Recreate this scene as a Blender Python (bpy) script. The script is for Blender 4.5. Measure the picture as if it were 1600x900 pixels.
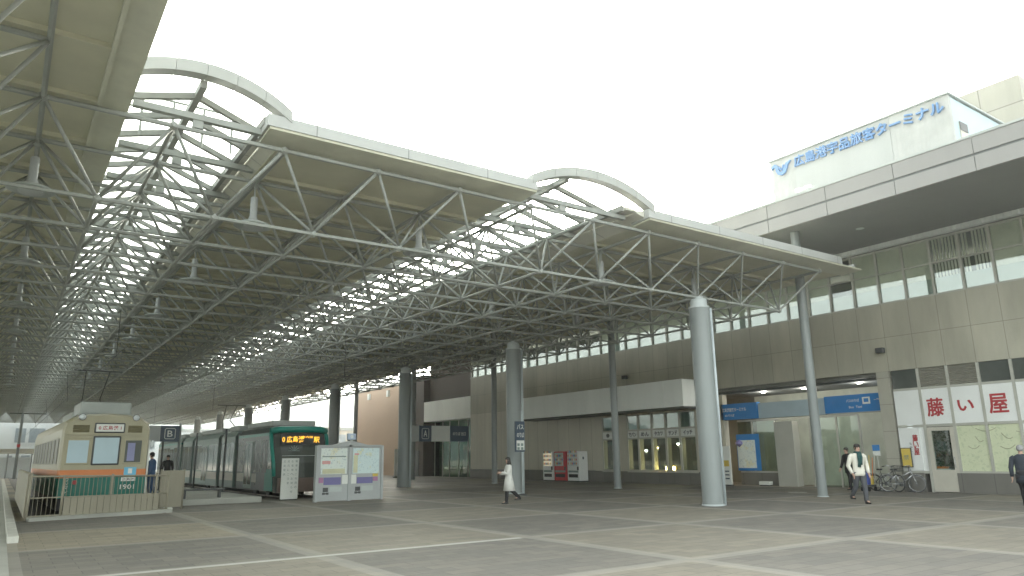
import bpy, bmesh, math, random
from mathutils import Vector, Matrix
random.seed(7)
for o in list(bpy.data.objects): bpy.data.objects.remove(o)
scene = bpy.context.scene
COL = scene.collection
R = math.radians

# ------------------------------------------------------------------ camera
F_PX, PITCH, ROLL, YAW = 1123.09, 0.229914, -0.01377, 0.608397
cam_d = bpy.data.cameras.new('camera')
cam = bpy.data.objects.new('camera', cam_d); COL.objects.link(cam)
cam_d.sensor_width = 36; cam_d.lens = 36 * F_PX / 1600
cam_d.clip_start = .1; cam_d.clip_end = 4000
fw = Vector((math.sin(YAW) * math.cos(PITCH), math.cos(YAW) * math.cos(PITCH), math.sin(PITCH)))
rt = Vector((math.cos(YAW), -math.sin(YAW), 0)); up = rt.cross(fw)
rt2 = rt * math.cos(ROLL) + up * math.sin(ROLL); up2 = -rt * math.sin(ROLL) + up * math.cos(ROLL)
cam.matrix_world = Matrix(((rt2.x, up2.x, -fw.x, 0), (rt2.y, up2.y, -fw.y, 0), (rt2.z, up2.z, -fw.z, 1.6), (0, 0, 0, 1)))
scene.camera = cam

# ------------------------------------------------------------------ light
SUN_EL, SUN_AZ = R(17.3), R(34.9)          # azimuth clockwise from +Y
world = bpy.data.worlds.new('World'); scene.world = world; world.use_nodes = True
wn = world.node_tree; wn.nodes.clear()
sky = wn.nodes.new('ShaderNodeTexSky'); sky.sky_type = 'NISHITA'; sky.sun_disc = False
sky.sun_elevation = SUN_EL; sky.sun_rotation = SUN_AZ
sky.air_density = 1.0; sky.dust_density = 4.0; sky.ozone_density = 1.0
hsv = wn.nodes.new('ShaderNodeHueSaturation'); hsv.inputs['Saturation'].default_value = .22
bg = wn.nodes.new('ShaderNodeBackground'); bg.inputs['Strength'].default_value = .14
wo = wn.nodes.new('ShaderNodeOutputWorld')
wn.links.new(sky.outputs[0], hsv.inputs['Color']); warm = wn.nodes.new('ShaderNodeMix'); warm.data_type = 'RGBA'; warm.blend_type = 'MULTIPLY'; warm.inputs['Factor'].default_value = 1
warm.inputs['B'].default_value = (.975, 1, .93, 1); wn.links.new(hsv.outputs[0], warm.inputs['A']); wn.links.new(warm.outputs['Result'], bg.inputs['Color'])
wn.links.new(bg.outputs[0], wo.inputs['Surface'])
sun_d = bpy.data.lights.new('sun', 'SUN'); sun_d.energy = .9; sun_d.angle = R(12); sun_d.color = (1, .94, .82)
sun = bpy.data.objects.new('sun', sun_d); COL.objects.link(sun)
sdir = Vector((math.sin(SUN_AZ) * math.cos(SUN_EL), math.cos(SUN_AZ) * math.cos(SUN_EL), math.sin(SUN_EL)))
sun.rotation_euler = (-sdir).to_track_quat('-Z', 'Y').to_euler(); sun.location = sdir * 100
scene.view_settings.view_transform = 'Standard'; scene.view_settings.look = 'None'
scene.view_settings.gamma = 1; scene.view_settings.use_curve_mapping = False
scene.view_settings.exposure = 3.1
scene.cycles.max_bounces = 8; scene.cycles.transparent_max_bounces = 24
scene.cycles.use_denoising = True

# ------------------------------------------------------------------ materials
class Nodes:
    def __init__(s, name):
        s.m = bpy.data.materials.new(name); s.m.use_nodes = True
        s.t = s.m.node_tree; s.n = s.t.nodes; s.l = s.t.links
        s.b = s.n['Principled BSDF']; s.out = s.n['Material Output']
    def put(s, sock, v):
        if hasattr(v, 'is_output'): s.l.new(v, sock)
        else:
            if isinstance(v, tuple) and len(v) == 3 and sock.type == 'RGBA': v = (*v, 1)
            sock.default_value = v
    def math(s, op, a, b=0., c=None):
        n = s.n.new('ShaderNodeMath'); n.operation = op; s.put(n.inputs[0], a); s.put(n.inputs[1], b)
        if c is not None: s.put(n.inputs[2], c)
        return n.outputs[0]
    def mix(s, f, a, b, mode='MIX'):
        n = s.n.new('ShaderNodeMix'); n.data_type = 'RGBA'; n.blend_type = mode
        s.put(n.inputs['Factor'], f); s.put(n.inputs['A'], a); s.put(n.inputs['B'], b)
        return n.outputs['Result']
    def pos(s):
        return s.n.new('ShaderNodeNewGeometry').outputs['Position']
    def obj(s):
        return s.n.new('ShaderNodeTexCoord').outputs['Object']
    def xyz(s, v):
        n = s.n.new('ShaderNodeSeparateXYZ'); s.l.new(v, n.inputs[0]); return n.outputs
    def scale(s, v, k):
        n = s.n.new('ShaderNodeMapping'); s.l.new(v, n.inputs[0]); n.inputs['Scale'].default_value = k; return n.outputs[0]
    def noise(s, v, sc, det=4, rough=.6):
        n = s.n.new('ShaderNodeTexNoise'); s.l.new(v, n.inputs['Vector']); n.inputs['Scale'].default_value = sc
        n.inputs['Detail'].default_value = det; n.inputs['Roughness'].default_value = rough; return n.outputs['Fac']
    def ramp(s, f, a, b):
        n = s.n.new('ShaderNodeMapRange'); s.put(n.inputs[0], f); n.inputs[1].default_value = a; n.inputs[2].default_value = b
        return n.outputs[0]
    def line(s, c, per, off, w):      # 1 inside a joint of width w repeating every per
        a = s.math('SUBTRACT', c, off); a = s.math('DIVIDE', a, per); a = s.math('FRACT', a)
        a = s.math('SUBTRACT', a, .5); a = s.math('ABSOLUTE', a)
        return s.math('GREATER_THAN', a, .5 - w / per / 2)
    def done(s, col, rough=.6, metal=0., bump=None, bs=.2, spec=.4):
        s.put(s.b.inputs['Base Color'], col); s.put(s.b.inputs['Roughness'], rough)
        s.put(s.b.inputs['Metallic'], metal); s.put(s.b.inputs['Specular IOR Level'], spec)
        if bump is not None:
            n = s.n.new('ShaderNodeBump'); s.l.new(bump, n.inputs['Height']); n.inputs['Strength'].default_value = bs
            n.inputs['Distance'].default_value = .02; s.l.new(n.outputs[0], s.b.inputs['Normal'])
        return s.m
_mc = {}
def paint(name, c, rough=.55, var=.12, sc=1.2, metal=0., streak=False):
    if name in _mc: return _mc[name]
    N = Nodes(name); p = N.pos()
    f = N.noise(N.scale(p, (1, 1, .12)) if streak else p, sc, 6)
    f2 = N.noise(p, sc * 9, 3)
    d = tuple(x * (1 - var * 1.6) for x in c); h = tuple(min(1, x * (1 + var * .8)) for x in c)
    col = N.mix(N.ramp(f, .3, .7), d, h)
    col = N.mix(N.math('MULTIPLY', f2, .18), col, d)
    _mc[name] = N.done(col, N.math('ADD', rough - .08, N.math('MULTIPLY', f, .16)), metal, f2, .05)
    return _mc[name]
def glow(name, c, st):
    if name in _mc: return _mc[name]
    N = Nodes(name); N.put(N.b.inputs['Base Color'], c); N.put(N.b.inputs['Emission Color'], c)
    N.b.inputs['Emission Strength'].default_value = st; _mc[name] = N.m; return N.m
def glass(name, tint=(.9, .95, .93), refl=.25, rough=.02):
    if name in _mc: return _mc[name]
    N = Nodes(name); N.n.remove(N.b)
    tr = N.n.new('ShaderNodeBsdfTransparent'); tr.inputs[0].default_value = (*tint, 1)
    gl = N.n.new('ShaderNodeBsdfGlossy'); gl.inputs['Roughness'].default_value = rough; gl.inputs[0].default_value = (.9, .95, .95, 1)
    ge = N.n.new('ShaderNodeNewGeometry'); dp = N.n.new('ShaderNodeVectorMath'); dp.operation = 'DOT_PRODUCT'
    N.l.new(ge.outputs['Normal'], dp.inputs[0]); N.l.new(ge.outputs['Incoming'], dp.inputs[1])
    fz = N.math('POWER', N.math('SUBTRACT', 1., N.math('ABSOLUTE', dp.outputs['Value'])), 5.)   # the same from both sides of the pane
    fac = N.math('MINIMUM', N.math('ADD', N.math('MULTIPLY', fz, .8), refl * .3), 1.)
    ms = N.n.new('ShaderNodeMixShader'); N.l.new(fac, ms.inputs[0]); N.l.new(tr.outputs[0], ms.inputs[1]); N.l.new(gl.outputs[0], ms.inputs[2])
    N.l.new(ms.outputs[0], N.out.inputs[0]); _mc[name] = N.m; return N.m

def ground_mat():
    N = Nodes('plaza_paving'); p = N.pos(); x, y, z = N.xyz(p)
    u = N.math('DIVIDE', N.math('SUBTRACT', x, .3), 4.35); v = N.math('DIVIDE', N.math('SUBTRACT', y, 8.15), 4.32)
    par = N.math('ADD', N.math('FLOOR', u), N.math('FLOOR', v))
    par = N.math('MODULO', N.math('ADD', par, 200), 2)
    big = N.noise(p, .25, 5); fine = N.noise(p, 3.0, 6, .7); grit = N.noise(p, 60, 2)
    # pavers
    br = N.n.new('ShaderNodeTexBrick'); N.l.new(p, br.inputs['Vector']); br.inputs['Scale'].default_value = 1
    br.inputs['Brick Width'].default_value = .6; br.inputs['Row Height'].default_value = .3; br.inputs['Mortar Size'].default_value = .006
    br.inputs['Color1'].default_value = (.86, .86, .87, 1); br.inputs['Color2'].default_value = (1.12, 1.10, 1.06, 1); br.inputs['Mortar'].default_value = (.52, .52, .52, 1)
    light = N.mix(big, (.19, .174, .142), (.262, .242, .198)); dark = N.mix(big, (.15, .142, .126), (.20, .189, .167))
    warm = N.mix(big, (.255, .225, .168), (.325, .29, .22))
    wm = N.math('MULTIPLY', N.math('LESS_THAN', N.math('FLOOR', u), .5), N.math('GREATER_THAN', v, 1.99))
    light = N.mix(wm, light, warm)
    col = N.mix(par, light, dark)
    col = N.mix(1., col, br.outputs['Color'], 'MULTIPLY')
    band = N.math('MAXIMUM', N.line(x, 4.35, .3 + 4.35 / 1, .34), N.line(y, 4.32, 8.15, .30))
    bl = N.mix(fine, (.31, .295, .255), (.41, .395, .345))
    bd = N.math('MULTIPLY', N.line(x, .6, 0., .008), .0)
    col = N.mix(N.math('MULTIPLY', band, N.math('ADD', .2, N.math('MULTIPLY', fine, .5))), col, bl)
    wl = N.math('MULTIPLY', N.math('LESS_THAN', N.math('ABSOLUTE', N.math('SUBTRACT', y, 12.45)), .085), N.math('LESS_THAN', x, 8.8))
    col = N.mix(N.math('MULTIPLY', wl, N.math('ADD', .35, N.math('MULTIPLY', fine, .7))), col, (.55, .55, .50))
    col = N.mix(N.math('MULTIPLY', N.ramp(fine, .55, .8), .35), col, (.16, .15, .13))
    col = N.mix(N.math('MULTIPLY', grit, .15), col, (.12, .115, .1))
    blot = N.ramp(N.noise(p, .55, 5, .75), .56, .70); spot = N.math('GREATER_THAN', N.noise(p, 5.5, 2, .5), .72)
    col = N.mix(N.math('MULTIPLY', blot, .30), col, (.15, .14, .115)); col = N.mix(N.math('MULTIPLY', spot, .35), col, (.10, .095, .085))
    rg = N.math('ADD', .55, N.math('MULTIPLY', fine, .3))
    return N.done(col, rg, 0, N.math('ADD', grit, br.outputs['Fac']), .12, .35)

def clad_mat(name, c, pu, ou, pz, oz, axis=1, w=.022, var=.1, tile=True):
    N = Nodes(name); p = N.pos(); xyz = N.xyz(p); u, z = xyz[axis], xyz[2]
    j = N.math('MAXIMUM', N.line(u, pu, ou, w), N.line(z, pz, oz, w)) if pz else N.line(u, pu, ou, w)
    f = N.noise(N.scale(p, (1, 1, .25)), .9, 6); g = N.noise(p, 14, 3)
    cell = N.n.new('ShaderNodeCombineXYZ')
    N.l.new(N.math('FLOOR', N.math('DIVIDE', N.math('SUBTRACT', u, ou), pu)), cell.inputs[0])
    if pz: N.l.new(N.math('FLOOR', N.math('DIVIDE', N.math('SUBTRACT', z, oz), pz)), cell.inputs[1])
    wn_ = N.n.new('ShaderNodeTexWhiteNoise'); N.l.new(cell.outputs[0], wn_.inputs[0])
    d = tuple(x * (1 - var * 1.5) for x in c); h = tuple(x * (1 + var) for x in c)
    col = N.mix(N.ramp(f, .3, .7), d, h)
    if tile: col = N.mix(N.math('MULTIPLY', wn_.outputs['Value'], .35), col, d)
    col = N.mix(N.math('MULTIPLY', g, .15), col, d)
    col = N.mix(N.math('MULTIPLY', j, .6), col, tuple(x * .3 for x in c))
    return N.done(col, .5, 0, g, .04)
def stripes(name, c, per, axis, depth=.5, w=.5):   # corrugated sheet
    N = Nodes(name); p = N.pos(); u = N.xyz(p)[axis]
    s_ = N.math('SINE', N.math('MULTIPLY', u, 6.2832 / per))
    f = N.noise(p, 1.1, 5); d = tuple(x * .82 for x in c)
    return N.done(N.mix(N.ramp(f, .3, .7), d, c), .5, 0, s_, depth)
def map_mat(name, base, c1, c2, sc=5., thr=.56):
    if name in _mc: return _mc[name]
    N = Nodes(name); p = N.obj(); f = N.noise(p, sc, 3); g = N.noise(p, sc * 4, 2)
    col = N.mix(N.ramp(f, thr, thr + .04), base, c1)
    col = N.mix(N.math('MULTIPLY', N.math('GREATER_THAN', N.math('ABSOLUTE', N.math('SUBTRACT', g, .5)), .13), .8), col, c2)
    _mc[name] = N.done(col, .4); return _mc[name]

M_ground = ground_mat()
M_asph = paint('walkway_concrete', (.37, .375, .335), .75, .12, .8)
M_kerb = paint('kerb_stone', (.52, .52, .47), .7, .18, 2)
M_yellow = paint('tactile_yellow', (.52, .42, .14), .7, .15, 3)
M_ballast = paint('track_ballast', (.09, .085, .075), .9, .3, 12)
M_rail = paint('rail_steel', (.28, .25, .22), .35, .2, 6, .8)
M_steel = paint('painted_truss_steel', (.30, .315, .29), .5, .10, 1.0)
M_soffit = paint('soffit_panels', (.56, .545, .41), .6, .10, .6)
M_gutter = paint('gutter_metal', (.60, .60, .48), .45, .12, 1.0, streak=True)
M_fascia = clad_mat('canopy_fascia_panels', (.40, .41, .39), 2.2, .4, 0, 0, 0, .03, .05, False)
M_arch = paint('arch_trim', (.36, .37, .345), .45, .06, 1.2)
M_rib = paint('skylight_rib', (.28, .285, .26), .5, .08, 1.2)
M_curb = clad_mat('skylight_curb_panels', (.62, .61, .53), 1.095, .0, 0, 0, 1, .03, .06, False)
M_column = paint('column_paint', (.25, .275, .27), .4, .15, 1.4, streak=True)
M_colcap = paint('column_cap_steel', (.46, .50, .50), .45, .1, 2)
M_pipe = paint('drain_pipe', (.50, .56, .57), .4, .1, 1)
M_clad = clad_mat('facade_tiles', (.42, .405, .325), 1.128, 15.82, 1.43, 4.87, 1, .022, .15)
M_siding = clad_mat('facade_siding', (.52, .50, .415), 1.128, 15.82, 0, 0, 1, .03)
M_pillar = clad_mat('pillar_stone', (.38, .37, .31), 3, 15.0, 1.1, .2, 1)
M_base = clad_mat('base_stone', (.165, .16, .142), 1.128, 15.82, 0, 0)
M_eave = paint('eave_panels', (.26, .258, .245), .45, .06, .5, streak=True)
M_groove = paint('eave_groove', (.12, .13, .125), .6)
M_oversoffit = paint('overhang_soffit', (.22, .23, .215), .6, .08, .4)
M_strip = stripes('corrugated_strip', (.66, .70, .68), .12, 1, .6)
M_frame = paint('window_frames', (.42, .42, .37), .45, .06)
M_glassd = glass('facade_glass', (.62, .70, .66), .35)
M_glassu = glass('upper_glass', (.9, .93, .9), .42)
M_glass = glass('clear_glass', (.88, .93, .90), .2)
M_glassg = glass('green_glass', (.50, .64, .54), .25)
M_roofglass = glass('skylight_glass', (.74, .77, .75), .06)
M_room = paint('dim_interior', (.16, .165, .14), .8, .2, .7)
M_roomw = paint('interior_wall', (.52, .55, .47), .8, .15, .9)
M_blind = stripes('blind_fabric', (.74, .73, .62), .16, 1, .25)
M_film = paint('frosted_film', (.46, .51, .49), .5, .06)
M_white = paint('white_panel', (.74, .76, .74), .45, .05, .7)
M_whitecan = paint('white_canopy', (.85, .88, .85), .5, .08, .6, streak=True)
M_red = paint('sign_red', (.42, .05, .055), .5, .15, 8)
M_redpaint = paint('vending_red', (.50, .04, .045), .35, .1)
M_black = paint('black_plastic', (.025, .025, .025), .4, .1)
M_dark = paint('dark_metal', (.07, .075, .075), .45, .1)
M_signblue = paint('sign_blue', (.035, .20, .50), .4, .06)
M_letterblue = paint('letter_blue', (.12, .25, .46), .4, .05)
M_navy = paint('sign_navy', (.06, .085, .12), .45, .06)
M_purple = paint('board_purple', (.17, .16, .34), .45, .08)
M_grayboard = paint('board_frame', (.40, .42, .42), .45, .06)
M_signbox = stripes('rooftop_siding', (.41, .42, .40), .35, 1, .35)
M_signbox2 = paint('rooftop_gray_siding', (.37, .385, .37), .5, .05, 1, streak=True)
M_boxside = paint('rooftop_side', (.42, .54, .58), .5, .06, .6, streak=True)
M_block = clad_mat('rooftop_block', (.38, .37, .31), 2.4, .6, 2.3, 1.1, 1, .06)
M_orange = paint('orange_render', (.45, .33, .235), .7, .05, .3)
M_brown = paint('brown_and_painted_shade', (.10, .082, .068), .7, .1, .4)  # plain brown on trunk and tables; painted shade on the far walls
M_hill = paint('hill_green', (.10, .15, .14), .9, .3, .04)
M_farwhite = paint('far_white_wall', (.62, .66, .67), .6, .06, .3)
M_farwin = paint('far_window', (.28, .33, .36), .3, .1, 1)
M_cream = paint('tram_cream', (.35, .325, .22), .4, .07, 1.5, streak=True)
M_tgreen = paint('tram_green', (.006, .15, .11), .35, .1, 1.5)
M_torange = paint('tram_orange', (.60, .20, .06), .4, .08)
M_troof = paint('tram_roof_gray', (.38, .41, .39), .5, .1)
M_teal = paint('tram_teal', (.02, .22, .175), .3, .06)
M_tgray = paint('tram_gray', (.20, .26, .24), .4, .08, 1.5)
M_tpale = paint('tram_pale_panel', (.50, .48, .41), .4, .08)
M_tglass = paint('tram_dark_glass', (.085, .095, .085), .06, .1)
M_tsideglass = paint('tram_side_glass', (.16, .155, .12), .45, .15)
M_tdark = paint('tram_front_glass', (.045, .05, .045), .28, .1)
M_wind = paint('windscreen_blue', (.44, .57, .63), .08, .06)
M_fence = paint('fence_beige', (.29, .27, .205), .55, .1, 2, streak=True)
M_led = glow('led_orange', (1., .50, .04), .17)
M_lampw = glow('lamp_white', (1., .97, .88), 5)
M_lampy = glow('pendant_warm', (1., .68, .28), 12)
M_skin = paint('skin', (.52, .34, .26), .55, .06, 8)
M_hair = paint('hair_dark', (.03, .027, .025), .6, .2, 20)
M_hairg = paint('hair_gray', (.28, .28, .28), .6, .2, 20)
M_coatw = paint('coat_offwhite', (.62, .62, .58), .85, .06, 6)
M_coatw2 = paint('coat_cream', (.66, .64, .56), .85, .06, 6)
M_navycoat = paint('coat_navy', (.035, .042, .055), .85, .12, 6)
M_suit = paint('suit_black', (.028, .028, .03), .85, .12, 6)
M_jeans = paint('trousers_gray', (.085, .09, .10), .85, .12, 6)
M_scarf = paint('scarf_green', (.025, .075, .07), .9, .2, 20)
M_uniform = paint('uniform_blue', (.06, .11, .20), .8, .1, 6)
M_chrome = paint('bike_silver', (.55, .56, .56), .25, .05, 3, .7)
M_tyre = paint('tyre_rubber', (.03, .03, .03), .8, .1)
M_postery = paint('poster_yellow', (.62, .47, .10), .5, .08)
M_yelgreen = map_mat('pale_green_poster', (.56, .60, .42), (.52, .57, .39), (.46, .51, .35), 1.6, .55)
M_maplight = map_mat('route_map_print', (.66, .72, .68), (.66, .66, .50), (.46, .52, .54), 2.2)
M_mapblue = map_mat('area_map_print', (.60, .72, .72), (.64, .68, .50), (.44, .56, .60), 3.0)
M_paper = paint('paper_white', (.70, .72, .68), .6, .04)
M_leaf = paint('leaf_green', (.05, .075, .03), .7, .4, 20)
M_bag = paint('bag_blue', (.05, .08, .30), .6, .1)

# ------------------------------------------------------------------ builders
def world_off(p):
    v = Vector((0, 0, 0))
    while p is not None: v += Vector(p.get('_off', (0, 0, 0))); p = None
    return v
ROOTLOC = {}
class MB:
    def __init__(s): s.v = []; s.f = []
    def box(s, x0, x1, y0, y1, z0, z1):
        n = len(s.v); x0, x1 = sorted((x0, x1)); y0, y1 = sorted((y0, y1)); z0, z1 = sorted((z0, z1))
        s.v += [(x, y, z) for z in (z0, z1) for y in (y0, y1) for x in (x0, x1)]
        s.f += [tuple(n + i for i in q) for q in ((0, 2, 3, 1), (4, 5, 7, 6), (0, 1, 5, 4), (2, 6, 7, 3), (0, 4, 6, 2), (1, 3, 7, 5))]
        return s
    def rbox(s, x0, x1, y0, y1, z0, z1, b=.02):   # box with chamfered edges
        bm = bmesh.new(); bmesh.ops.create_cube(bm, size=1)
        for v in bm.verts: v.co = Vector((x0 + (v.co.x + .5) * (x1 - x0), y0 + (v.co.y + .5) * (y1 - y0), z0 + (v.co.z + .5) * (z1 - z0)))
        bmesh.ops.bevel(bm, geom=bm.edges[:], offset=b, segments=2, profile=.5, affect='EDGES')
        n = len(s.v); s.v += [tuple(v.co) for v in bm.verts]; bm.verts.index_update()
        s.f += [tuple(n + v.index for v in f.verts) for f in bm.faces]; bm.free(); return s
    def ring(s, pts, close=True):
        n = len(s.v); s.v += [tuple(p) for p in pts]; return list(range(n, n + len(pts)))
    def bridge(s, a, b, close=True):
        k = len(a)
        for i in range(k if close else k - 1): s.f.append((a[i], a[(i + 1) % k], b[(i + 1) % k], b[i]))
    def tube(s, p0, p1, r0, r1=None, n=8, cap=True):
        p0, p1 = Vector(p0), Vector(p1); r1 = r0 if r1 is None else r1
        d = (p1 - p0).normalized(); a = d.orthogonal().normalized(); b = d.cross(a)
        c = [(math.cos(2 * math.pi * i / n), math.sin(2 * math.pi * i / n)) for i in range(n)]
        A = s.ring([p0 + (a * x + b * y) * r0 for x, y in c]); B = s.ring([p1 + (a * x + b * y) * r1 for x, y in c])
        s.bridge(A, B)
        if cap: s.f.append(tuple(reversed(A))); s.f.append(tuple(B))
        return s
    def path(s, pts, rads, n=10, flat=(1, 1), closed=False):   # swept tube with varying radius
        pts = [Vector(p) for p in pts]; prev = None; rings = []
        m = len(pts)
        for i, p in enumerate(pts):
            d = (pts[(i + 1) % m] - pts[i - 1]) if closed else (pts[min(i + 1, m - 1)] - pts[max(i - 1, 0)])
            d.normalize()
            a = Vector((1, 0, 0)) if prev is None else prev
            a = (a - d * a.dot(d))
            if a.length < 1e-4: a = d.orthogonal()
            a.normalize(); b = d.cross(a); prev = a
            r = rads[i] if hasattr(rads, '__len__') else rads
            rings.append(s.ring([p + (a * math.cos(2 * math.pi * k / n) * flat[0] + b * math.sin(2 * math.pi * k / n) * flat[1]) * r for k in range(n)]))
        for A, B in zip(rings, rings[1:]): s.bridge(A, B)
        if closed: s.bridge(rings[-1], rings[0])
        else: s.f.append(tuple(reversed(rings[0]))); s.f.append(tuple(rings[-1]))
        return s
    def loft(s, rings, n=16):     # rings: (cx, cy, z, rx, ry)
        rs = [s.ring([(cx + rx * math.cos(2 * math.pi * k / n), cy + ry * math.sin(2 * math.pi * k / n), z) for k in range(n)]) for cx, cy, z, rx, ry in rings]
        for A, B in zip(rs, rs[1:]): s.bridge(A, B)
        s.f.append(tuple(reversed(rs[0]))); s.f.append(tuple(rs[-1])); return s
    def lathe(s, c, prof, n=20):  # prof: (r, z)
        return s.loft([(c[0], c[1], c[2] + z, r, r) for r, z in prof], n)
    def prism(s, poly, axis, a, b):   # polygon in the plane across axis, extruded a..b
        def P(u, v, w): return {0: (w, u, v), 1: (u, w, v), 2: (u, v, w)}[axis]
        A = s.ring([P(u, v, a) for u, v in poly]); B = s.ring([P(u, v, b) for u, v in poly])
        s.bridge(A, B); s.f.append(tuple(reversed(A))); s.f.append(tuple(B)); return s
    def ball(s, c, r, sub=1, sc=(1, 1, 1)):
        bm = bmesh.new(); bmesh.ops.create_icosphere(bm, subdivisions=sub, radius=r); n = len(s.v)
        s.v += [(c[0] + v.co.x * sc[0], c[1] + v.co.y * sc[1], c[2] + v.co.z * sc[2]) for v in bm.verts]; bm.verts.index_update()
        s.f += [tuple(n + v.index for v in f.verts) for f in bm.faces]; bm.free(); return s
    def quad(s, a, b, c, d):
        n = len(s.v); s.v += [tuple(a), tuple(b), tuple(c), tuple(d)]; s.f.append((n, n + 1, n + 2, n + 3)); return s
    def build(s, name, mat, parent=None, smooth=False, local=False):
        off = Vector((0, 0, 0))
        if parent is not None and not local: off = ROOTLOC.get(parent.name, Vector((0, 0, 0)))
        me = bpy.data.meshes.new(name); me.from_pydata([tuple(Vector(v) - off) for v in s.v], [], s.f); me.update()
        bm = bmesh.new(); bm.from_mesh(me); bmesh.ops.recalc_face_normals(bm, faces=bm.faces); bm.to_mesh(me); bm.free()
        if smooth: me.shade_smooth(); 
        if smooth == 'auto': me.set_sharp_from_angle(angle=R(40))
        o = bpy.data.objects.new(name, me); COL.objects.link(o); me.materials.append(mat)
        if parent is not None: o.parent = parent; ROOTLOC[o.name] = off
        else: ROOTLOC[o.name] = Vector((0, 0, 0))
        return o
def tag(o, label=None, cat=None, group=None, kind=None):
    if label: o['label'] = label
    if cat: o['category'] = cat
    if group: o['group'] = group
    if kind: o['kind'] = kind
    return o
def thing(name, label, cat, loc=(0, 0, 0), rz=0, group=None):
    o = bpy.data.objects.new(name, None); COL.objects.link(o); o.location = loc; o.rotation_euler = (0, 0, rz)
    o.empty_display_size = .3; ROOTLOC[o.name] = Vector(loc) if rz == 0 else Vector((0, 0, 0))
    return tag(o, label, cat, group)
def kids(o): return [c for c in bpy.data.objects if c.parent == o]
def dup(o, parent=None, loc=None, rz=None, label=None):
    ch = kids(o); c = o.copy(); COL.objects.link(c)
    if parent is not None: c.parent = parent
    if loc is not None: c.location = loc
    if rz is not None: c.rotation_euler = (0, 0, rz)
    if label: c['label'] = label
    for k in ch: dup(k, c)
    return c
FONT = None
def text(name, s, mat, parent, pos, height, face='-X', width=None, ex=.004, bold=0., local=False, thick=0.):
    """lettering as a mesh; pos is its centre, face the way it looks"""
    cu = bpy.data.curves.new(name, 'FONT'); cu.body = s; cu.align_x = 'CENTER'; cu.size = 1; cu.extrude = .01; cu.offset = bold; cu.resolution_u = 2
    t = bpy.data.objects.new(name, cu); COL.objects.link(t)
    dg = bpy.context.evaluated_depsgraph_get(); dg.update()
    me = bpy.data.meshes.new_from_object(t.evaluated_get(dg)); bpy.data.objects.remove(t)
    if not me.vertices: return None
    xs = [v.co.x for v in me.vertices]; ys = [v.co.y for v in me.vertices]
    cx, cy = (min(xs) + max(xs)) / 2, (min(ys) + max(ys)) / 2; h = max(ys) - min(ys) or 1; w = max(xs) - min(xs) or 1
    ky = height / h; kx = width / w if width else ky
    ax = {'-X': ((0, -1, 0), (-1, 0, 0)), '-Y': ((1, 0, 0), (0, -1, 0)), '+Y': ((-1, 0, 0), (0, 1, 0)), '+X': ((0, 1, 0), (1, 0, 0))}[face]
    X, Nn = Vector(ax[0]), Vector(ax[1]); Z = Vector((0, 0, 1))
    off = Vector((0, 0, 0)) if (local or parent is None) else ROOTLOC.get(parent.name, Vector((0, 0, 0)))
    for v in me.vertices:
        v.co = Vector(pos) - off + X * (v.co.x - cx) * kx + Z * (v.co.y - cy) * ky + Nn * (ex if v.co.z > 0 else 0)
    if thick:
        n0 = len(me.vertices); vs = [v.co.copy() for v in me.vertices]; fs = [tuple(q.vertices) for q in me.polygons]; V2, F2 = [], []
        for i_, (a_, b_) in enumerate(((0, 0), (1, 0), (-1, 0), (0, 1), (0, -1), (.7, .7), (-.7, -.7), (.7, -.7), (-.7, .7))):
            V2 += [c_ + X * a_ * thick + Z * b_ * thick + Nn * .0006 * i_ for c_ in vs]; F2 += [tuple(q + n0 * i_ for q in f_) for f_ in fs]
        me = bpy.data.meshes.new(name); me.from_pydata([tuple(c_) for c_ in V2], [], F2)
    me.materials.clear(); me.materials.append(mat); me.update()
    bm = bmesh.new(); bm.from_mesh(me); bmesh.ops.recalc_face_normals(bm, faces=bm.faces); bm.to_mesh(me); bm.free()
    o = bpy.data.objects.new(name, me); COL.objects.link(o)
    if parent is not None: o.parent = parent
    ROOTLOC[o.name] = off
    return o
def struct(mb, name, mat, smooth=False): return tag(mb.build(name, mat, None, smooth), kind='structure')

# ------------------------------------------------------------------ ground and far setting
struct(MB().quad((-900, -300, 0), (900, -300, 0), (900, 1500, 0), (-900, 1500, 0)), 'ground', M_ground)
struct(MB().box(-40, .30, -10, 140, -.02, .012), 'walkway', M_asph)
k = MB()
for i in range(34): k.rbox(.30, .50, 18.6 + i * 2, 20.58 + i * 2, -.05, .13, .015)
struct(k, 'kerb', M_kerb)
struct(MB().box(.9, 4.5, 25.75, 120, -.02, .008), 'tram_track_bed', M_ballast)
struct(MB().box(8.6, 12.6, 33., 120, -.02, .008), 'tram_track_bed', M_ballast)
rl = MB()
for x in (1.9, 3.35, 9.95, 11.4): rl.box(x - .035, x + .035, 26.2 if x < 5 else 31, 120, .008, .07)
struct(rl, 'tram_rails', M_rail)
struct(MB().rbox(4.75, 8.45, 29.2, 110, 0, .22, .03), 'tram_platform', M_asph)
struct(MB().box(4.95, 5.25, 29.5, 110, .2, .225), 'tactile_strip', M_yellow)
struct(MB().box(-.9, -.6, 22, 110, -.01, .017), 'tactile_strip', M_yellow)
h = MB(); hp = []
n = 60
for i in range(n):
    x = -500 + i * 22; a = 44 + 12 * math.sin(i * .55) + 7 * math.sin(i * 1.7 + 1) + 26 * max(0, (x - 60) / 260) * (1 if x < 420 else .6)
    hp.append((x, a * (1 if x < 500 else .6)))
A = h.ring([(x * .5, 280, -2) for x, z in hp]); B = h.ring([(x * .5, 310, z * .36) for x, z in hp]); C = h.ring([(x * .5, 350, z * .5) for x, z in hp]); D = h.ring([(x * .5, 450, -2) for x, z in hp])
for P, Q in ((A, B), (B, C), (C, D)): h.bridge(P, Q, False)
struct(h, 'hills', M_hill, True)

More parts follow.
